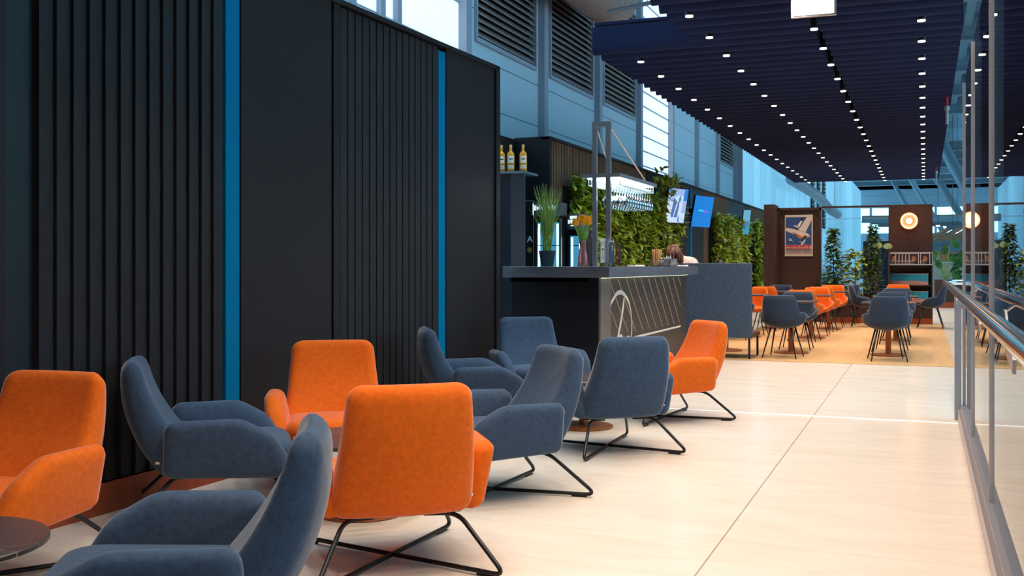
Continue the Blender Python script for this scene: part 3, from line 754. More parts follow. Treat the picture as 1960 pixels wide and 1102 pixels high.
q.build('hanger_rail', mat('white_acrylic', (.85, .92, .95), .3), gr)
gl = None
def wine_glass(x, y, z):
    global gl
    if gl is None:
        q = MB()
        prof = [(.034, 0), (.034, -.003), (.005, -.008), (.0035, -.03), (.0035, -.075), (.012, -.09), (.034, -.115), (.040, -.14), (.036, -.17), (.030, -.195), (.0285, -.195), (.034, -.17), (.038, -.14), (.032, -.117), (.010, -.093), (.001, -.088)]
        q.lathe(prof, n=16, cap=False); gl = q.build('wine_glass', M_clearglass, smooth=60); o = gl
    else: o = gl.copy(); COL.objects.link(o)
    o.location = (x, y, z); tag(o, 'wine glass hanging upside down from the lit rack', 'glass', 'wine glasses on the rack')
for i in range(4):
    for j in range(11):
        if i == 0 and j < 2: continue
        wine_glass(-2.75-.19+i*.085, 9.42+.36+j*.095, 1.19+Zr-.063)

# counter things
def potted_reeds():
    e = empty('potted_grass', (-3.43, 9.62, 1.19), 0, 'tall green reed grass in a dark pot on the bar', 'plant')
    q = MB(); q.lathe([(.058, 0), (.085, .155), (.078, .155), (.07, .14)], n=24); q.build('pot', M_pot, e, smooth=30)
    q = MB()
    for i in range(150):
        a = random.random()*2*pi; L = random.uniform(.36, .70); sp = random.uniform(.01, .15)*(1 if random.random() < .9 else 1.7)
        p0 = Vector((cos(a)*.04*random.random(), sin(a)*.04*random.random(), .14)); pts = []
        for k in range(6):
            t = k/5; pts.append(p0+Vector((cos(a)*sp*t**1.8, sin(a)*sp*t**1.8, L*(t-.22*sp*4*t**3*.6))))
        q.tube(pts, [.0036, .0036, .0032, .0026, .0018, .0008], 4, cap=False)
    q.build('blades', M_reed, e)
potted_reeds()
def tulips():
    e = empty('tulip_vase', (-3.06, 9.6, 1.19), 0, 'pink glass vase with orange yellow tulips on the bar', 'vase of flowers')
    q = MB(); q.lathe([(.045, 0), (.05, .01), (.047, .08), (.028, .2), (.038, .25), (.035, .25), (.025, .2), (.044, .08), (.044, .012), (.001, .012)], n=24, cap=False); q.build('vase', M_pinkglass, e, smooth=50)
    s = MB(); lf = MB(); heads = []
    for i in range(11):
        a = i*2.4; r_ = .03+.075*sqrt((i+.5)/11); p1 = Vector((cos(a)*r_, sin(a)*r_, .40+random.uniform(-.02, .03)))
        s.tube([(cos(a)*.01, sin(a)*.01, .03), (cos(a)*.012, sin(a)*.012, .2), tuple(p1)], .003, 5); heads.append(p1)
    for i in range(16):
        a = i*2.39; p = Vector((cos(a)*.015, sin(a)*.015, .22)); d = Vector((cos(a)*.45, sin(a)*.45, 1)).normalized()
        lf.leaf(p, d, Vector((cos(a), sin(a), .2)), random.uniform(.13, .19), .035)
    lf.leaf(Vector((.03, 0, .25)), Vector((1, .2, .12)), Vector((0, 0, 1)), .15, .03)
    s.build('stems', M_reed, e); lf.build('leaves', mat('tulip_leaf', (.22, .42, .05), .45), e)
    for p in heads:
        q = MB()
        for k in range(6):
            a = k*pi/3; q.leaf(p+Vector((0, 0, -.005)), Vector((cos(a)*.5, sin(a)*.5, 1)), Vector((cos(a), sin(a), 0)), .075, .05, -.3)
        q.lathe([(.006, 0), (.018, .008), (.022, .025), (.013, .045)], n=8)
        n = len(q.v); q.v[-32:] = [(x+p.x, y_+p.y, z+p.z) for x, y_, z in q.v[-32:]]
        q.build('tulip_head', M_petal, e)
tulips()
def stand(name, x, y, rz, w_, h, face, label, cat, tilt=.08):
    e = empty(name, (x, y, 1.19), rz, label, cat)
    q = MB(); q.box(-w_/2, w_/2, -.002, .002, .035, h); q.build('card', face, e)
    q = MB(); q.box(-w_/2, w_/2, -.02, .03, 0, .006); q.box(-w_/2, -w_/2+.004, -.004, .004, 0, h*.9); q.box(w_/2-.004, w_/2, -.004, .004, 0, h*.9); q.build('holder', mat('blue_acrylic', (.02, .035, .10), .2), e)
    return e
e = stand('menu_sign', -2.765, 9.28, -.15, .052, .262, M_paper, 'cream card with a wireless symbol standing on the bar corner', 'card')
q = MB()
for r_, w_ in ((.018, .005), (.011, .0045)):
    pts = [(cos(a)*r_, sin(a)*r_) for a in [rad(40+10*i) for i in range(11)]]
    for i in range(10):
        (x0, z0), (x1, z1) = pts[i], pts[i+1]; f_ = (r_-w_)/r_
        q.prism([(x0, z0), (x0*f_, z0*f_), (x1*f_, z1*f_), (x1, z1)], lambda u, v: (u, -.002, v+.15), lambda u, v: (u, -.0035, v+.15))
q.box(-.0025, .0025, -.0035, -.002, .149, .154); q.box(-.002, .002, -.0035, -.002, .128, .137); q.box(-.002, .002, -.0035, -.002, .105, .114)
q.box(-.017, -.010, -.0035, -.002, .203, .211); q.box(-.006, -.003, -.0035, -.002, .205, .211); q.box(-.014, .014, -.003, -.002, .224, .226); q.box(-.012, .012, -.003, -.002, .085, .087); q.box(-.012, .012, -.003, -.002, .076, .078)
q.build('symbol', M_ink, e)
e = stand('price_stand', -2.71, 9.38, -.15, .05, .24, mat('dark_menu', (.10, .12, .20), .3), 'dark card in a clear blue holder, right of the wireless card', 'card')
q = MB(); q.box(-.025, .025, -.0025, .0025, .232, .24); q.box(-.025, -.021, -.003, .003, .03, .24); q.box(.021, .025, -.003, .003, .03, .24); q.box(.008, .013, -.004, -.002, .15, .2); q.build('edge', M_white, e)
e = stand('leaflet_stand', -2.90, 9.45, .9, .06, .31, M_white, 'tall white leaflet behind the rack post', 'leaflet')
e = empty('menu_board', (-2.66, 9.44, 1.19), -.1, 'small brown leather menu with pointed top on the bar', 'menu')
q = MB(); q.prism(rpoly([(-.02, 0), (.022, 0), (.026, .12), (.015, .2), (-.02, .215)], .01, 3), lambda u, v: (u, -.004, v+.01), lambda u, v: (u, .004, v+.01)); q.build('cover', mat('brown_leather', (.09, .045, .04), .5, noise=(30, .4)), e)
q = MB(); q.box(-.012, .014, -.0055, -.004, .16, .165); q.box(-.012, .014, -.0055, -.004, .145, .15); q.box(-.014, -.006, -.0055, -.004, .07, .10); q.build('print', M_stir, e)
tag(B('napkin_pile', (-2.66, -2.58, 9.75, 10.1, 1.192, 1.206), M_paper), 'low pile of pink napkins on the bar edge', 'napkins')
# stirrer cup in organiser
og = empty('condiment_box', (-2.68, 11.35, 1.19), -.35, 'grey printed organiser box on the bar holding wooden stirrers', 'box')
q = MB(); q.box(-.13, .13, -.07, -.064, 0, .085); q.box(-.13, .13, .064, .07, 0, .085); q.box(-.13, -.124, -.07, .07, 0, .085); q.box(.124, .13, -.07, .07, 0, .085); q.box(-.13, .13, -.07, .07, 0, .01); q.build('box_body', mat('grey_print', (.16, .14, .14), .5, noise=(18, .6)), og)
q = MB()
for (x0, x1, z0, z1) in [(-.06, -.045, .055, .07), (-.04, -.03, .055, .068), (-.026, -.016, .055, .068), (-.012, -.002, .055, .068), (.002, .012, .055, .068), (.016, .026, .055, .068), (.03, .042, .055, .068), (-.05, .04, .04, .044)]: q.box(x0, x1, -.0715, -.07, z0, z1)
q.build('lettering', M_white, og)
q = MB()
for i in range(60):
    a = random.random()*2*pi; r_ = .035*sqrt(random.random()); r2 = r_*1.6; q.tube([(-2.75+cos(a)*r_, 11.31+sin(a)*r_, 1.202), (-2.75+cos(a)*r2, 11.31+sin(a)*r2, 1.375+random.uniform(-.004, .006))], .004, 4)
tag(q.build('wooden_stirrers', M_stir), 'bundle of wooden drink stirrers standing in the organiser box', 'stirrers', kind='stuff')
q = MB()
for i in range(9):
    x, y = -2.66+random.uniform(-.035, .045), 11.37+random.uniform(-.03, .03); a = random.random()*3
    q.leaf(Vector((x, y, 1.21)), Vector((cos(a)*.5, sin(a)*.5, 1)), Vector((sin(a), cos(a), 0)), .11, .03)
    q.tube([(x, y, 1.205), (x, y, 1.285)], .008, 6)
tag(q.build('sugar_sachets', M_paper), 'white paper sachets sticking out of the organiser box', 'sachets', kind='stuff')
tag(B('saucer', (-2.56, -2.46, 11.45, 11.6, 1.19, 1.205), M_paper, bevel=.005), 'small pale tray right of the organiser box', 'tray')

# bottle cabinet, bottles, tall display, fridges
cb = empty('bar_cabinet', (-4.2, 10.6, 0), 0, 'tall dark cabinet behind the bar with whisky bottles on top', 'cabinet')
B('body', (-.6, 0, 0, .45, 0, 2.2), mat('cabinet_dark', (.022, .024, .034), .35), cb, bevel=.004)
B('shelf', (-.6, .17, -.05, .40, 2.2, 2.225), mat('shelf_glass', (.10, .15, .18), .1), cb)
bt = None
def bottle(x, y, label):
    global bt
    if bt is None:
        e = empty('whisky_bottle')
        q = MB(); prof = [(.0, 0), (.034, .0), (.037, .004), (.037, .175), (.033, .195), (.016, .215), (.0135, .225), (.0135, .25)]
        q.lathe(prof, n=20, cap=False); q.v = [(x_*1.1, y_*.8, z_) for x_, y_, z_ in q.v]; q.build('bottle_body', M_whiskey, e, smooth=50)
        q = MB(); q.lathe([(.0145, .248), (.0145, .285)], n=14); q.build('cap', M_stir, e, smooth=30)
        q = MB()
        for z0, z1 in ((.09, .165), (.03, .065)):
            n = 8; vs = []
            for k in range(n+1):
                a = rad(-115+90*k/n); vs += [(cos(a)*.038*1.1, sin(a)*.038*.8, z0), (cos(a)*.038*1.1, sin(a)*.038*.8, z1)]
            q.add(vs, [(2*k, 2*k+2, 2*k+3, 2*k+1) for k in range(n)])
        lb = q.build('label_paper', M_paper, e)
        q = MB()
        for z0, z1 in ((.125, .137), (.045, .05)):
            n = 5; vs = []
            for k in range(n+1):
                a = rad(-103+62*k/n); vs += [(cos(a)*.039*1.1, sin(a)*.039*.8, z0), (cos(a)*.039*1.1, sin(a)*.039*.8, z1)]
            q.add(vs, [(2*k, 2*k+2, 2*k+3, 2*k+1) for k in range(n)])
        q.build('print', M_ink, lb); bt = e; o = e
    else: o = copy_deep(bt)
    o.location = (x, y, 2.226); tag(o, label, 'bottle', 'whisky bottles on the cabinet')
bottle(-4.32, 10.62, 'leftmost of the three whisky bottles, half cut by the wall edge')
bottle(-4.21, 10.62, 'middle one of the three whisky bottles on the cabinet')
bottle(-4.09+.01, 10.66, 'rightmost of the three whisky bottles, turned slightly')
for o in bpy.data.objects:
    if o.name.startswith('whisky_bottle'): o.scale = (1.05, 1.05, 1.03)
L = bpy.data.lights.new('bottle_spot', 'SPOT'); L.energy = 14; L.color = (1, .78, .5); L.spot_size = rad(40); L.shadow_soft_size = .04  # bare spot aimed at the bottles, no fixture modelled
lo = bpy.data.objects.new('bottle_spot', L); COL.objects.link(lo); lo.location = (-4.05, 10.0, 3.4); lo.rotation_euler = (rad(28), 0, rad(8))

ds = empty('drinks_display', (-4.78, 12.6, 0), 0, 'tall black drinks display with a white letter beside the fridge', 'display')
B('body', (-.35, .10, 0, .5, 0, 2.03), M_barblack, ds)
q = MB(); q.box(.098, .106, -.008, 0, 0, 2.035); q.box(-.35, .106, -.008, 0, 2.027, 2.035); q.build('trim', M_alu, ds)
fc = bpy.data.curves.new('letter', 'FONT'); fc.body = 'A'; fc.size = .12; fc.extrude = .002
ft = bpy.data.objects.new('letter_curve', fc); COL.objects.link(ft); lm = bpy.data.meshes.new_from_object(ft); bpy.data.objects.remove(ft); lm.materials.clear(); lm.materials.append(M_white)
fo = bpy.data.objects.new('letter', lm); COL.objects.link(fo); fo.parent = ds; fo.location = (.015, -.012, 1.50); fo.rotation_euler = (pi/2, 0, 0)
q = MB(); q.lathe([(.035, 0), (.035, .004)], n=20); ob = q.build('gold_dot', mat('dull_gold', (.25, .16, .04), .4), ds); ob.rotation_euler = (pi/2, 0, 0); ob.location = (.05, -.003, 1.40)
def fridge(nm, x, y, w_, h, hh, label, lit):
    e = empty(nm, (x, y, 0), 0, label, 'fridge')
    B('body', (-w_/2, w_/2, 0, .5, 0, h), M_barblack, e)
    d = B('glass_door', (-w_/2+.02, w_/2-.02, -.02, -.012, .12, h-.06), G_win, e)
    B('door_frame', (w_/2-.025, w_/2, -.03, 0, .1, h-.03), M_steel, e); B('door_frame', (-w_/2, -w_/2+.018, -.03, 0, .1, h-.03), M_barblack, e)
    B('interior_light', (-w_/2+.03, w_/2-.03, -.006, -.002, .15, h-.08), lit, e)
    for k in (-1, 1): B('light_tube', (k*(w_/2-.055)-.012, k*(w_/2-.055)+.012, -.011, -.0065, .15, h-.1), E_fridgehot, e)
    for z in [.4, .75, 1.1, 1.45]:
        if z < h-.1: B('shelf', (-w_/2+.03, w_/2-.03, -.012, -.0065, z, z+.012), M_barblack, e)
    q = MB(); n = 8; pts = []
    for i in range(n+1):
        u = -w_/2+w_*i/n; v = -.06-.06*cos(i/n*pi-pi/2); pts.append((u, v))
    q.prism([(-w_/2, .2)]+pts+[(w_/2, .2)], lambda u, v: (u, v, h), lambda u, v: (u, v, h+hh)); hd = q.build('header', mat('header_dark', (.05, .07, .08), .35), e)
    return e, hd
E_head = emis('header_print', (.72, .88, .95), 1.1)
e, hd = fridge('drinks_fridge', -4.475, 12.6, .36, 1.83, .17, 'glass door drinks fridge glowing cyan behind the reed grass', E_fridge)
q = MB(); x = -.15
for i, w_ in enumerate([.035, .02, .03, .03, .025, .0, .02, .03, .03, .03]):
    if w_: q.box(x, x+w_*.8, -.13, -.12, 1.90+.012*sin(i), 1.965-.02*(i % 2))
    x += w_*.9+.006 if w_ else .02
q.box(-.17, -.165, -.125, -.1, 1.84, 1.99); q.build('header_print', E_head, hd)
q = MB(); q.box(.07, .095, -.132, -.12, 1.845, 1.90); q.build('header_mark', mat('red_mark', (.6, .04, .03), .4), hd)
e, hd = fridge('drinks_fridge', -4.15, 12.75, .22, 1.66, .2, 'narrow glass door fridge glowing cyan behind the tulips', E_fridge)
q = MB()
for a in [(-.045, .045, 1.79, 1.83), (-.07, -.05, 1.73, 1.78), (.05, .07, 1.72, 1.77), (-.04, .05, 1.735, 1.78), (-.035, .045, 1.70, 1.715)]: q.box(a[0], a[1], -.13, -.12, a[2], a[3])
q.build('header_print', E_head, hd)

# ---------------------------------------------------------------- back walls behind the bar (setting)
wb = struct(empty('wall_bar')); 
B('wall_panel', (-5.4, -5.3, 8.6, 13.6, 0, 2.95), M_wall, wb)
B('wall_post', (-5.3, -4.78, 13.50, 13.58, 0, 2.97), M_barblack, wb)
ywall = [(13.58, 18.95, 's'), (18.95, 19.15, 'k'), (19.15, 20.9, 'w'), (20.9, 21.1, 't'), (21.1, 22.4, 'w'), (22.4, 24.1, 'k'), (24.1, 24.3, 'k'), (24.3, 27.6, 's'), (27.6, 30.2, 'k'), (30.2, 31.4, 'w'), (31.4, 38, 's')]
for a, b, k in ywall:
    if k == 's':
        B('slatted_panel', (-4.88, -4.82, a, b, 0, 2.93), M_slatbrown, wb)
        q = MB(); y = a
        while y < b-.05: q.box(-4.82, -4.795, y, y+.035, 0, 2.93); y += .07
        q.build('slats', M_slatbrown, wb)
    else: B('wall_panel', (-4.88, -4.80, a, b, 0, 2.93), {'k': M_barblack, 'w': M_wall, 't': M_teal}[k], wb)
B('top_rail', (-4.9, -4.76, 13.5, 38, 2.93, 2.97), M_wall, wb)
B('teal_strip', (-4.8, -4.785, 22.75, 22.95, 0, 2.9), M_teal, wb)

# ---------------------------------------------------------------- plant walls
def living_wall(x, y0, y1, z0, z1, n, label, L=.16, ragged=.08):
    e = empty('plant_wall', (x, y0, 0), 0, label, 'plant wall')
    W = y1-y0; B('backing', (-.08, 0, .05, W-.05, z0+.05, z1-.12), M_soil, e)
    q = MB()
    for i in range(n):
        y = random.uniform(0, W); z = random.uniform(z0, z1)
        edge = sin(y*5.1)*.04+sin(y*11.3+1)*.03
        if z > z1-.05+edge: z = z1-.1+edge+random.uniform(-.05, .1)
        bx = .02+.12*(.5+.5*sin(y*3.7+z*4+sin(z*7)))+random.uniform(-.02, .12)
        d = Vector((random.uniform(.2, 1), random.uniform(-1, 1), random.uniform(-.9, .5)))
        q.leaf(Vector((bx, y, z)), d, Vector((.6, random.uniform(-.4, .4), 1)), random.uniform(.6, 1.25)*L, L*random.uniform(.38, .55))
    q.build('foliage', M_leaf, e)
living_wall(-4.78, 14.05, 20.75, .9, 2.46, 6800, 'large leafy green plant wall behind the stemware rack', .19)
living_wall(-4.78, 24.9, 29.7, .5, 2.45, 3600, 'leafy green plant wall between the blue screen and the far screen', .19)
living_wall(-4.78, 31.2, 35.0, .3, 2.52, 1700, 'farthest plant wall, beside the poster partition', .24)
q = MB()
for i in range(130):
    y = random.gauss(19.7, .35); z = random.gauss(2.66, .13); q.leaf(Vector((-4.6+random.uniform(-.1, .15), y, z)), Vector((random.uniform(-.2, 1), random.uniform(-1, 1), random.uniform(-.6, .8))), Vector((.5, 0, 1)), .2, .09)
q.tube([(-4.68, 19.7, 2.3), (-4.65, 19.75, 2.7)], .02, 5)
tag(q.build('trailing_shrub', M_leaf), 'sprig of darker foliage reaching up in front of the first screen', 'foliage')

# ---------------------------------------------------------------- screens
def YX(px, X):
    t = (px-980)/2000.; return X*(cos(YAW)+t*sin(YAW))/(t*cos(YAW)-sin(YAW))
def screen(Xn, pn, Xf, pf, label, build):
    yn, yf = YX(pn, Xn), YX(pf, Xf); Wd = hypot(Xf-Xn, yf-yn); ang = atan2(yf-yn, Xf-Xn)
    e = empty('wall_screen', (Xn, yn, 2.02), ang, label, 'screen')
    # local x runs along the screen, -y faces the room; tilted forward at the top
    c = bpy.data.objects.new('screen_body', None)
    tl = .18; Hh = .66
    f = lambda u, v, w_: (u, -v*tl-w_, v)
    q = MB(); q.prism([(0, 0), (Wd, 0), (Wd, Hh), (0, Hh)], lambda u, v: f(u, v, -.04), lambda u, v: f(u, v, 0)); bd = q.build('housing', M_black, e)
    q = MB(); q.box(Wd/2-.1, Wd/2+.1, .0, .22, .25, .4); q.build('bracket', M_black, e)
    build(bd, Wd, Hh, f)
    return e
def patch(mats_polys, parent, f, w0=.001):
    for i, (m_, polys) in enumerate(mats_polys):
        q = MB()
        for p in polys: q.add([f(u, v, w0+.0012*i) for u, v in p], [tuple(range(len(p)))])
        q.build('display', m_, parent)
def R4(a, b, c_, d): return [(a, c_), (b, c_), (b, d), (a, d)]
E_s1 = emis('screen_lilac', (.36, .50, .86), .95); E_s2 = emis('screen_white', (.62, .74, .95), 1.0); E_s3 = emis('screen_blue', (.02, .22, .72), .9)
E_s4 = emis('screen_navy', (.10, .20, .55), .8); E_s5 = emis('screen_azure', (.0, .215, .72), .95); E_s6 = emis('screen_cyan', (.03, .62, .9), 1); E_s7 = emis('screen_violet', (.28, .12, .75), 1); E_s8 = emis('screen_teal', (.04, .36, .58), .8); E_s9 = emis('screen_pale', (.16, .52, .72), .8)
def s1(bd, W, Hh, f):
    g = lambda a, b, c_, d: R4(a*W, b*W, c_*Hh, d*Hh)
    patch([(E_s1, [g(.01, .99, .01, .99)]), (E_s2, [g(.02, .72, .02, .6), g(.3, .78, .25, .8), [(0.02*W, .1*Hh), (.98*W, .03*Hh), (.98*W, .3*Hh), (.02*W, .35*Hh)]]), (E_s3, [g(.02, .14, .88, .99), g(.8, .98, .66, .98), [(.62*W, .05*Hh), (.72*W, .05*Hh), (.66*W, .28*Hh)]]),
           (E_s4, [[(.26*W, .18*Hh), (.38*W, .16*Hh), (.46*W, .55*Hh), (.30*W, .75*Hh)], [(.42*W, .17*Hh), (.58*W, .16*Hh), (.62*W, .5*Hh), (.56*W, .66*Hh)]]), (E_s8, [[(.54*W, .66*Hh), (.62*W, .56*Hh), (.68*W, .70*Hh), (.60*W, .82*Hh)]]),
           (E_s1, [g(.76, .93, .42, .43), g(.76, .95, .38, .39), g(.76, .92, .32, .33), g(.78, .95, .1, .12)])], bd, f)
def s2(bd, W, Hh, f):
    g = lambda a, b, c_, d: R4(a*W, b*W, c_*Hh, d*Hh)
    patch([(E_s5, [g(.01, .99, .01, .99)]), (E_s6, [g(.27, .52, .50, .56)]), (E_s7, [g(.53, .78, .48, .54)])], bd, f)
def s3(bd, W, Hh, f):
    g = lambda a, b, c_, d: R4(a*W, b*W, c_*Hh, d*Hh)
    patch([(E_s8, [g(.02, .98, .01, .99)]), (E_s9, [g(.02, .98, .55, .99)]), (E_s4, [[(.1*W, .3*Hh), (.9*W, .42*Hh), (.6*W, .55*Hh), (.35*W, .5*Hh)]])], bd, f)
screen(-4.60, 1271, -4.40, 1308, 'wall screen showing a pale hand advert, nearest the plant wall', s1)
screen(-4.58, 1322, -4.36, 1358, 'bright blue wall screen with a small cyan and violet caption', s2)
screen(-4.55, 1419, -4.38, 1433, 'small far wall screen with a teal picture between two plant walls', s3)

# ---------------------------------------------------------------- divider with poster, planter, magazine pillar
DY = 23.1
pw = empty('poster_partition', (-3.05, DY, 0), 0, 'tall dark brown wood partition carrying the aeroplane poster', 'partition')
B('panel', (.10, 1.0, 0, .10, 0, 2.44), M_brown, pw); B('side_return', (-.12, .10, -.55, .10, 0, 2.49), M_brown, pw)
q = MB(); q.box(.10, .14, -.03, 0, 0, 2.44); q.box(.96, 1.0, -.03, 0, 0, 2.44); q.box(.1, 1.0, -.03, 0, 2.38, 2.44); q.build('edge_frame', M_brown, pw)
po = empty('poster', (-2.80, DY-.012, 1.40), 0, 'framed travel poster of an orange and white aeroplane with birds', 'poster')
PW, PH = .58, .885
B('frame', (0, PW, -.022, 0, 0, PH), mat('poster_cream', (.66, .50, .38), .6), po)
def pp(mname, col, polys, lay):
    q = MB()
    for p in polys:
        q.prism([(x*PW, z*PH) for x, z in p], lambda u, v: (u, -.022, v), lambda u, v: (u, -.0235-.0006*lay, v))
    q.build('print', mat(mname, col, .6), po)
# coordinates from the poster crop: x in 100..710, y in 90..997
def C_(x, y): return ((x-100)/610., 1-(y-90)/907.)
def CC(l): return [C_(*p) for p in l]
pp('poster_blue', (.028, .075, .22), [CC([(120,750),(685,750),(685,140),(120,140)])], 0)
pp('poster_pale', (.72, .56, .46), [CC([(400,420),(585,140),(695,140),(695,190),(545,490)]), CC([(112,385),(112,430),(350,540),(480,580),(600,590),(655,560),(600,500),(480,450),(180,375)])], 1)
pp('poster_orange', (.62, .17, .04), [CC([(180,440),(340,530),(430,612),(520,590),(650,585),(655,565),(560,560),(450,560),(250,475)]), CC([(112,330),(165,385),(120,400)]), CC([(240,455),(400,520),(470,560),(330,530)])], 2)
pp('poster_black', (.015, .018, .03), [CC([(345,420),(330,375),(360,370),(465,145),(520,150),(490,230),(385,420)]), CC([(460,665),(530,545),(580,545),(555,625),(470,685)]), CC([(410,750),(420,710),(470,700),(450,750)]), CC([(225,595),(250,530),(265,530),(255,590)]), CC([(150,710),(180,690),(190,660),(210,660),(185,700)])], 3)
pp('poster_white', (.80, .76, .72), [CC([(360,345),(450,220),(490,225),(420,360),(395,395)]), CC([(285,315),(350,330),(420,360),(380,385)]), CC([(440,750),(550,610),(548,660),(480,750)]), CC([(400,665),(470,685),(560,745),(480,712)]), CC([(195,655),(250,590),(245,620),(210,665)]), CC([(160,595),(295,675),(230,655)])], 4)
reds = [CC([(x, 800), (x+26+(i % 3)*7, 800), (x+26+(i % 3)*7, 755), (x, 755)]) for i, x in enumerate(range(125, 660, 43))]
reds += [CC([(x, 838), (x+18, 838), (x+18, 815), (x, 815)]) for x in range(120, 670, 24)]
pp('poster_red', (.55, .03, .03), reds, 4)
pp('poster_ink', (.03, .03, .06), [CC([(125,860),(685,860),(685,848),(125,848)])]+[CC([(x, y+16), (x+10+(x*7 % 9), y+16), (x+10+(x*7 % 9), y), (x, y)]) for y in (868, 895, 925) for x in range(120, 675, 25)], 4)

mg = empty('magazine_pillar', (-.70, DY, 0), 0, 'dark brown pillar with magazine shelves and glowing round sign', 'shelf unit')
B('panel', (0, .85, 0, .08, .12, 2.46), M_brown, mg)
B('side_panel', (0, .03, -.32, 0, .12, 1.55), M_brown, mg); B('side_panel', (.82, .85, -.32, 0, .0, 1.55), M_brown, mg) if False else None
q = MB(); q.box(.825, .85, -.26, 0, .12, 1.2); q.build('side_panel', M_brown, mg)
q = MB(); q.box(0, .025, -.26, 0, .12, 1.2); q.build('side_panel', M_brown, mg)
for z in (.42, .78, 1.19): B('shelf', (.0, .85, -.26, 0, z, z+.022), M_brown, mg)
B('plinth', (0, .85, -.27, .08, 0, .12), M_rustbase, mg)
B('plinth_panel', (0, .85, -.25, 0, .12, .36), M_brown, mg)
q = MB(); q.box(0, .85, -.265, -.255, 1.21, 1.225); q.box(0, .008, -.265, -.255, 1.21, 1.47); q.box(.842, .85, -.265, -.255, 1.21, 1.47); q.box(0, .85, -.265, -.255, 1.462, 1.472); q.build('display_frame', M_white, mg)
M_magw = mat('mag_white', (.78, .62, .54), .5); M_magd = mat('mag_dark', (.045, .035, .035), .5, noise=(30, .5)); M_magf = mat('mag_face', (.50, .20, .09), .6, noise=(25, .3)); M_magt = mat('mag_teal', (.01, .22, .33), .4, noise=(40, .5), col2=(.05, .40, .52)); M_magp = mat('mag_sand', (.60, .28, .24), .5, noise=(60, .4))
mp_ = None
def magazine(x, y, z, label):
    global mp_
    if mp_ is None:
        e = empty('magazine'); B('pages', (0, .19, -.004, 0, 0, .24), M_magw, e)
        q = MB(); q.box(.014, .176, -.0055, -.004, .014, .226); cv = q.build('cover_photo', M_magd, e)
        q = MB(); q.prism([(.095+.042*cos(a), .125+.062*sin(a)) for a in [k*pi/8 for k in range(16)]], lambda u, v: (u, -.0055, v), lambda u, v: (u, -.0065, v)); q.build('portrait', M_magf, cv)
        q = MB(); q.prism([(.05, .16), (.06, .205), (.1, .218), (.14, .2), (.142, .155), (.12, .18), (.075, .182)], lambda u, v: (u, -.0065, v), lambda u, v: (u, -.007, v)); q.box(.07, .09, -.007, -.0065, .135, .14); q.box(.1, .12, -.007, -.0065, .135, .14); q.box(.08, .115, -.007, -.0065, .093, .097); q.build('portrait_detail', M_magd, cv)
        q = MB(); q.box(.025, .075, -.007, -.0055, .07, .085); q.box(.025, .11, -.007, -.0055, .03, .038); q.build('cover_lines', M_magw, cv)
        mp_ = e; o = e
    else: o = copy_deep(mp_)
    o.location = (x, y, z); tag(o, label, 'magazine', 'portrait magazines on the upper shelf')
names = ['leftmost', 'second from left', 'third from left', 'middle', 'third from right', 'second from right, whole cover showing', 'rightmost, whole cover showing']
for i, x in enumerate([.01, .125, .19, .255, .32, .385, .60]):
    magazine(-.70+x+.012, DY-.12-.018*min(i, 5), 1.214, 'white bordered portrait magazine on the upper shelf, '+names[i])
mt_ = None
for row, (z, nn) in enumerate(((.803, 22), (.443, 22))):
    for i in range(nn):
        if mt_ is None:
            e = empty('brochure'); B('cover', (0, .16, -.003, 0, 0, .235), M_magt, e)
            q = MB(); pts = [(0, 0), (.16, 0), (.16, .05), (.12, .06), (.09, .075), (.04, .07), (0, .09)]; q.prism(pts, lambda u, v: (u, -.003, v), lambda u, v: (u, -.0042, v)); q.build('cover_picture', M_magp, e); q = MB(); q.prism([(0, .235), (0, .222), (.08, .228), (.16, .218), (.16, .235)], lambda u, v: (u, -.003, v), lambda u, v: (u, -.0042, v)); q.build('cover_edge', M_magp, e); mt_ = e; o = e
        else: o = copy_deep(mt_)
        o.location = (-.70+.03+i*.0275, DY-.06-.0085*i, z)
        tag(o, 'teal sea picture brochure in the overlapping row on the %s shelf' % ('middle' if row == 0 else 'lower'), 'brochure', 'brochures on the %s shelf' % ('middle' if row == 0 else 'lower'))
rs = empty('round_sign', (-.30, DY-.03, 2.12), 0, 'glowing round amber sign mounted high on the brown pillar', 'sign')
def disc(name, r0, r1, m_, y0, y1, par):
    q = MB(); n = 40; vs = []
    for k in range(n):
        a = 2*pi*k/n
        vs += [(cos(a)*r0, y0, sin(a)*r0), (cos(a)*r1, y0, sin(a)*r1), (cos(a)*r1, y1, sin(a)*r1), (cos(a)*r0, y1, sin(a)*r0)]
    q.add(vs, [(4*k+j, 4*((k+1) % n)+j, 4*((k+1) % n)+(j+1) % 4, 4*k+(j+1) % 4) for k in range(n) for j in range(4)]); return q.build(name, m_, par)
disc('drum', .0001, .150, M_white, -.03, .03, rs); disc('outer_ring', .125, .155, E_ring, -.045, -.025, rs); disc('amber_band', .07, .125, E_ringo, -.036, -.03, rs)
disc('inner_glow', .0001, .065, E_ring, -.042, -.03, rs); disc('halo_rim', .155, .172, emis('halo_amber', (1.0, .30, .05), 2.2), -.04, -.02, rs); disc('thin_ring', .10, .106, E_ring, -.042, -.036, rs)  # outermost rim builds the sign's orange halo of light as a glowing ring
L = bpy.data.lights.new('sign_lamp', 'POINT'); L.energy = 5; L.color = (1, .32, .08); L.shadow_soft_size = .12
lo = bpy.data.objects.new('sign_lamp', L); COL.objects.link(lo); lo.location = (0, -.14, 0); lo.parent = rs
dg = empty('glass_divider', (-2.05, DY+.04, 0), 0, 'clear glass divider with dark top rail between poster wall and pillar', 'glass divider')
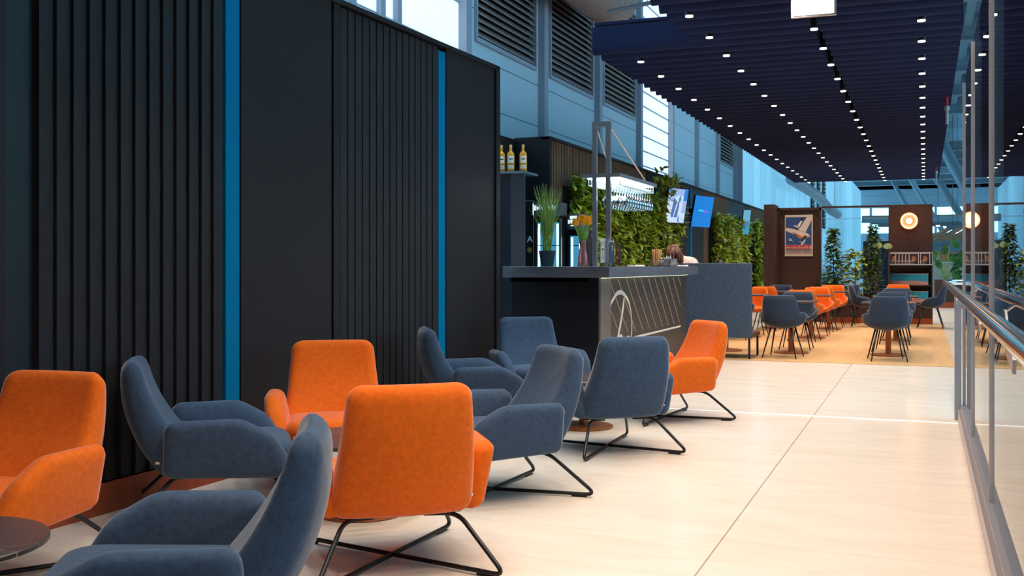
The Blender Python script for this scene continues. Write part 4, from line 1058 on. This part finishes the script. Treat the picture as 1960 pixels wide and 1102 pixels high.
B('glass_pane', (0, 1.35, 0, .008, .6, 2.42), G_div, dg); B('top_rail', (-.0, 1.35, -.03, .04, 2.42, 2.46), M_brown, dg); B('mid_rail', (0, 1.35, -.003, .011, 2.185, 2.195), M_post, dg)
pl = empty('planter', (-2.04, DY-.22, 0), 0, 'long low brown wood planter with rust plinth between the partitions', 'planter')
B('box_body', (0, 1.33, 0, .22, .12, .60), M_brown, pl); B('plinth', (0, 1.33, .0, .22, 0, .12), M_rustbase, pl); B('soil', (.02, 1.31, .02, .2, .6, .605), M_soil, pl)
def tree(x, y, z0, h, r, n, label, m_=M_leafdark, L=.11, shape='cone', par='indoor_tree'):
    e = empty(par, (x, y, z0), 0, label, 'plant')
    q = MB(); q.tube([(0, 0, 0), (.01, .0, h*.5), (0, 0, h*.97)], [.014, .01, .004], 6); q.build('stem', M_bark, e)
    q = MB()
    for i in range(n):
        t = random.random()**.85; a = random.random()*2*pi
        if shape == 'cone': rr = r*(1-.82*t)*(.65+.35*sin(a*3+t*9))
        else: rr = r*(.55+.45*sin(t*pi))
        rr *= sqrt(random.uniform(.1, 1)); p = Vector((cos(a)*rr, sin(a)*rr*.6, h*t+random.uniform(-.02, .02)))
        q.leaf(p, Vector((cos(a), sin(a), random.uniform(-.5, .7))), Vector((0, 0, 1)), L*random.uniform(.6, 1.2), L*.5)
    q.build('foliage', m_, e)
tree(-1.80, DY-.11, .6, 1.38, .30, 560, 'tall slender dark leaved tree left in the planter', L=.13)
tree(-1.36, DY-.11, .6, .90,   .25, 280, 'broad leaved bushy plant in the middle of the planter', M_leaf, .17, 'b')
tree(-1.00, DY-.11, .6, 1.42, .26, 560, 'tall dark leaved tree right in the planter, beside the pillar', L=.14)
tree(-1.85, DY-.16, .6, .33, .22, 160, 'low dark foliage at the left end of the planter', M_leafdark, .14, 'b')
# anthurium like leaves near the pillar
e = empty('arum_plant', (-.88, DY-.16, .6), 0, 'thin stems with pale heart shaped leaves beside the pillar', 'plant')
for (dx, z, s_) in ((-.03, 1.02, .11), (.17, 1.0, .1)):
    q = MB(); q.tube([(0, 0, 0), (dx*.3, 0, z*.6), (dx, -.02, z)], .004, 5); st = q.build('stem', M_reed, e)
    q = MB(); q.prism([(s_*.9*sin(a)*(1-.12*cos(a)), s_*.62*cos(a)) for a in [k*pi/8 for k in range(16)]], lambda u, v, dx=dx, z=z: (dx+u, -.03, z+v), lambda u, v, dx=dx, z=z: (dx+u, -.034, z+v)); q.build('leaf_blade', mat('pale_leaf', (.45, .52, .20), .4, noise=(15, .3)), st)
# far planter on the right
fp2 = empty('planter', (.62, 32.0, 0), 0, 'dark wood planter with rust plinth beyond the pillar', 'planter')
B('box_body', (-.36, .36, 0, .4, .16, .80), M_brown, fp2); B('plinth', (-.36, .36, 0, .4, 0, .16), M_rustbase, fp2)
e = empty('banana_plant', (.55, 32.2, .8), 0, 'large leaved tropical plant in the far dark planter', 'plant')
q = MB(); s_ = MB()
for i, (dx, z, lean) in enumerate([(-.34, .55, -.3), (-.25, .85, -.2), (-.05, .68, .1), (.12, .75, .3), (.32, .65, .5), (-.42, .28, -.6), (.42, .35, .7), (.15, 1.15, .5), (-.1, .3, -.3), (.2, .25, .3)]):
    s_.tube([(0, 0, 0), (dx*.5, 0, z*.6), (dx, -.05, z)], .012, 5)
    q.leaf(Vector((dx, -.05, z)), Vector((lean, -.2, -.6 if i % 2 else .5)), Vector((0, -1, .4)), .34, .19, .1)
s_.build('stems', M_reed, e); q.build('leaves', M_leafbig, e)
e = empty('banana_plant', (1.5, 33.6, .5), 0, 'second tropical plant farther behind the glass', 'plant')
q = MB(); s_ = MB()
for i in range(24):
    a = i*2.4; dx = cos(a)*random.uniform(.1, .7); z = random.uniform(.3, 1.2)
    s_.tube([(0, 0, -.5), (dx*.5, 0, z*.6), (dx, -.05, z)], .01, 5); q.leaf(Vector((dx, random.uniform(-.2, .2), z)), Vector((dx, -.2, random.uniform(-.8, .6))), Vector((0, -1, .4)), .34, .2, .1)
s_.build('stems', M_reed, e); q.build('leaves', M_leafbig, e)

# ---------------------------------------------------------------- hall beyond: kiosks, slatted canopy, counter
def kiosk(x0, x1, y, z1, m_, label, cat='kiosk', nm='kiosk'):
    e = empty(nm, ((x0+x1)/2, y, 0), 0, label, cat); w_ = (x1-x0)/2
    B('body', (-w_, w_, 0, 1.0, .1, z1), m_, e); B('plinth', (-w_, w_, .02, 1.0, 0, .1), M_dark, e); B('top', (-w_-.03, w_+.03, -.03, 1.03, z1, z1+.04), M_white, e)
kiosk(-.2, 4.4, 37, 1.28, M_palewall, 'long pale counter beyond the far planter', 'counter', 'service_counter')
kiosk(.7, 2.3, 62, 2.9, M_wood, 'brown wooden kiosk in the distant hall')
kiosk(2.5, 4.2, 66, 3.1, M_wood, 'second brown kiosk partly behind the glass screen')
kiosk(-2.08, -1.2, 40, 2.08, M_bluebox, 'navy counter block seen through the glass divider', 'counter', 'service_counter')
sl = empty('slatted_canopy', (1.5, 66, 0), 0, 'distant wooden slatted canopy hanging above the kiosks', 'canopy')
q = MB(); 
for i in range(26): 
    y = i*.9; q.box(-5, 6, y, y+.35, 4.0+.02*i, 4.18+.02*i)
q.build('slats', M_wood, sl); B('beam', (-5, 6, -.2, 0, 3.75, 4.1), M_truss, sl); B('beam', (-5, 6, 12, 12.2, 4.1, 4.4), M_truss, sl); B('beam', (-5, 6, 23, 23.3, 4.3, 4.8), M_truss, sl)
s2_ = empty('slatted_canopy', (2.0, 50, -.95), 0, 'sloping wooden slatted canopy right of the brown pillar', 'canopy')
q = MB()
for i in range(15):
    x = -2.4+i*.55; q.add([(x, 0, 3.0+.1*i*.4), (x+.22, 0, 3.0+.1*i*.4), (x+1.6, 6, 3.9+.1*i*.4), (x+1.38, 6, 3.9+.1*i*.4), (x, 0, 3.12+.04*i), (x+.22, 0, 3.12+.04*i), (x+1.6, 6, 4.02+.04*i), (x+1.38, 6, 4.02+.04*i)], [(0,3,2,1),(4,5,6,7),(0,1,5,4),(1,2,6,5),(2,3,7,6),(3,0,4,7)])
q.build('slats', M_wood, s2_); B('beam', (-2.6, 7, -.1, .05, 2.75, 3.0), M_truss, s2_); q = MB(); q.tube([(-2.6, 0, 3.0), (7, 0, 3.9)], .12, 6); q.build('beam', M_truss, s2_); q = MB(); q.tube([(-1, 6, 4.0), (8, 6, 4.7)], .12, 6); q.build('beam', M_truss, s2_)
q = MB()
for x in (-.9, 2.6): q.box(x, x+.2, 50.2, 50.4, 0, 2.05)
tag(q.build('canopy_post', M_white), 'white posts under the distant slatted canopy', 'post')
def pendant(x, y, z):
    e = empty('hall_lamp', (x, y, z), 0, 'small bright lamp hanging in the distant hall', 'lamp', 'lamps in the distant hall')
    q = MB(); q.lathe([(.09, 0), (.09, .06)], n=10); q.build('lens', E_lens, e)
    q = MB(); q.tube([(0, 0, .06), (0, 0, 9.48-z)], .012, 4); q.build('cord', M_black, e)
for x, y, z in ((.6, 55, 3.1), (1.3, 57, 3.0), (2.0, 56, 2.9), (1.6, 60, 2.9), (2.4, 58, 3.2)): pendant(x, y, z)
# red and white sprinkler like fittings at the canopy edge
for (x, y) in ((.30, 16.4), (.26, 27.6)):
    e = empty('fire_fitting', (x, y, CZ-.35), 0, 'red and silver fitting hanging at the right canopy edge, %s one' % ('nearer' if y < 20 else 'farther'), 'fitting', 'fittings on the canopy edge')
    q = MB(); q.tube([(0, 0, .25), (0, 0, .70)], .018, 8); q.build('red_cap', mat('red_plastic', (.5, .01, .02), .4), e)
    q = MB(); q.tube([(0, 0, 0), (0, 0, .22)], .022, 8); q.tube([(0, 0, .2), (0, 0, .26)], .035, 8); q.build('silver_body', M_steel, e)

# ---------------------------------------------------------------- people
def skin_obj(name, verts, edges, radii, m_, parent, sub=2):
    me = bpy.data.meshes.new(name); me.from_pydata(verts, edges, []); o = bpy.data.objects.new(name, me); COL.objects.link(o); o.parent = parent
    me.materials.append(m_)
    md = o.modifiers.new('skin', 'SKIN'); md.use_smooth_shade = True
    ly = me.skin_vertices[0].data if me.skin_vertices else None
    if ly is None:
        bpy.context.view_layer.objects.active = o
        ly = me.skin_vertices[0].data
    for i, r_ in enumerate(radii): ly[i].radius = (r_, r_) if not isinstance(r_, tuple) else r_
    ly[0].use_root = True
    s_ = o.modifiers.new('sub', 'SUBSURF'); s_.levels = sub; s_.render_levels = sub
    return o
def person_bent():
    e = empty('person', (-3.16, 14.75, .03), 0, 'person with long brown hair in a pale pink top bending down behind the bar', 'person')
    # standing, bent forward to the left-front; pelvis root
    V = [(0.10,.15,.88), (.08,.10,1.02), (.02,.0,1.17), (-.03,-.06,1.24), (-.10,-.14,1.27), (-.15,-.20,1.30),
         (.10,.0,1.20), (.13,-.18,1.00), (.02,-.32,.93), (-.10,.04,1.18), (-.16,-.18,1.02), (-.10,-.34,.93),
         (.18,.15,.85), (.19,.12,.46), (.18,.16,.06), (.18,.05,.03), (.02,.17,.85), (.01,.14,.46), (.0,.18,.06), (.0,.07,.03)]
    Ed = [(0,1),(1,2),(2,3),(3,4),(4,5),(2,6),(6,7),(7,8),(2,9),(9,10),(10,11),(0,12),(12,13),(13,14),(14,15),(0,16),(16,17),(17,18),(18,19)]
    Rr = [.13,.135,.155,.11,.06,.05,.075,.042,.03,.06,.042,.03,.085,.06,.04,.03,.085,.06,.04,.03]
    skin_obj('body', V, Ed, Rr, M_pink, e)
    q = MB(); c = Vector((-.16, -.22, 1.33)); n, m2 = 16, 10; vs = []
    for i in range(m2+1):
        for k in range(n):
            a = pi*i/m2; b_ = 2*pi*k/n; vs.append(c+Vector((.078*sin(a)*cos(b_), .095*sin(a)*sin(b_), .115*cos(a))))
    fs = [(i*n+k, i*n+(k+1) % n, (i+1)*n+(k+1) % n, (i+1)*n+k) for i in range(m2) for k in range(n)]
    q.add(vs, fs); q.build('head', M_skin, e, smooth=180)
    q = MB()
    for s in (-1, 1): q.lathe([(.001, 0), (.01, .004), (.001, .008)], c.x+s*.028, c.y-.09, 8); q.v[-24:] = [(x, y_, z+c.z) for x, y_, z in q.v[-24:]]
    q.build('eyes', M_ink, e)
    # long hair: many strands over a cap, falling forward and down
    q = MB(); c2 = c+Vector((.015, .02, .015)); vs = []
    for i in range(m2+1):
        for k in range(n):
            a = pi*i/m2; b_ = 2*pi*k/n
            lump = 1+.06*sin(5*b_+3*a)
            vs.append(c2+Vector((.105*sin(a)*cos(b_)*lump, .115*sin(a)*sin(b_)*lump, .125*cos(a))))
    q.add(vs, fs)
    for i in range(150):
        b_ = random.uniform(-.8*pi, .95*pi); a = random.uniform(.1, 1.2); p = c2+Vector((.10*sin(a)*cos(b_), .11*sin(a)*sin(b_), .125*cos(a)))
        o_ = Vector((cos(b_)*.03, sin(b_)*.03, 0)); Ln = random.uniform(.16, .27)
        q.tube([p, p+o_+Vector((0, 0, -.06)), p+o_*1.6+Vector((0, 0, -Ln*.6)), p+o_*1.1+Vector((0, -.01, -Ln))], [.012, .014, .012, .003], 5)
    q.build('hair', M_hair, e, smooth=180)
person_bent()
def person_seated(x, y, fx, fy, hairm, clothm, label):
    e = empty('person', (x, y, 0), atan2(-fx, fy), label, 'person')
    V = [(0,-.05,.52), (0,-.08,.70), (0,-.09,.93), (0,-.07,1.02), (0,-.05,1.07), (.16,-.08,.93), (.22,.0,.70), (.12,.22,.66), (-.16,-.08,.93), (-.22,.0,.70), (-.12,.22,.66), (.1,.02,.50), (.11,.40,.48), (.11,.44,.08), (.11,.54,.04), (-.1,.02,.50), (-.11,.40,.48), (-.11,.44,.08), (-.11,.54,.04)]
    Ed = [(0,1),(1,2),(2,3),(3,4),(2,5),(5,6),(6,7),(2,8),(8,9),(9,10),(0,11),(11,12),(12,13),(13,14),(0,15),(15,16),(16,17),(17,18)]
    Rr = [.13,.12,.12,.05,.045,.055,.042,.03,.055,.042,.03,.085,.06,.04,.03,.085,.06,.04,.03]
    skin_obj('body', V, Ed, Rr, clothm, e, 1)
    n, m2 = 14, 9; fs = [(i*n+k, i*n+(k+1) % n, (i+1)*n+(k+1) % n, (i+1)*n+k) for i in range(m2) for k in range(n)]
    for nm, c, r_, mm in (('head', Vector((0, -.03, 1.17)), (.075, .09, .11), M_skin), ('hair', Vector((0, -.055, 1.195)), (.088, .09, .11), hairm)):
        q = MB(); q.add([c+Vector((r_[0]*sin(pi*i/m2)*cos(2*pi*k/n), r_[1]*sin(pi*i/m2)*sin(2*pi*k/n), r_[2]*cos(pi*i/m2))) for i in range(m2+1) for k in range(n)], fs)
        if nm == 'head':
            q.leaf(Vector((0, .05, 1.19)), Vector((0, .35, -1)), Vector((0, 1, 0)), .05, .03)
        q.build(nm, mm, e, smooth=180)
person_seated(-3.35, 18.6, .3, .9, M_hairdark, mat('dark_jumper', (.02, .02, .025), .8), 'dark haired person seated by the plant wall, mostly hidden by the sofa')
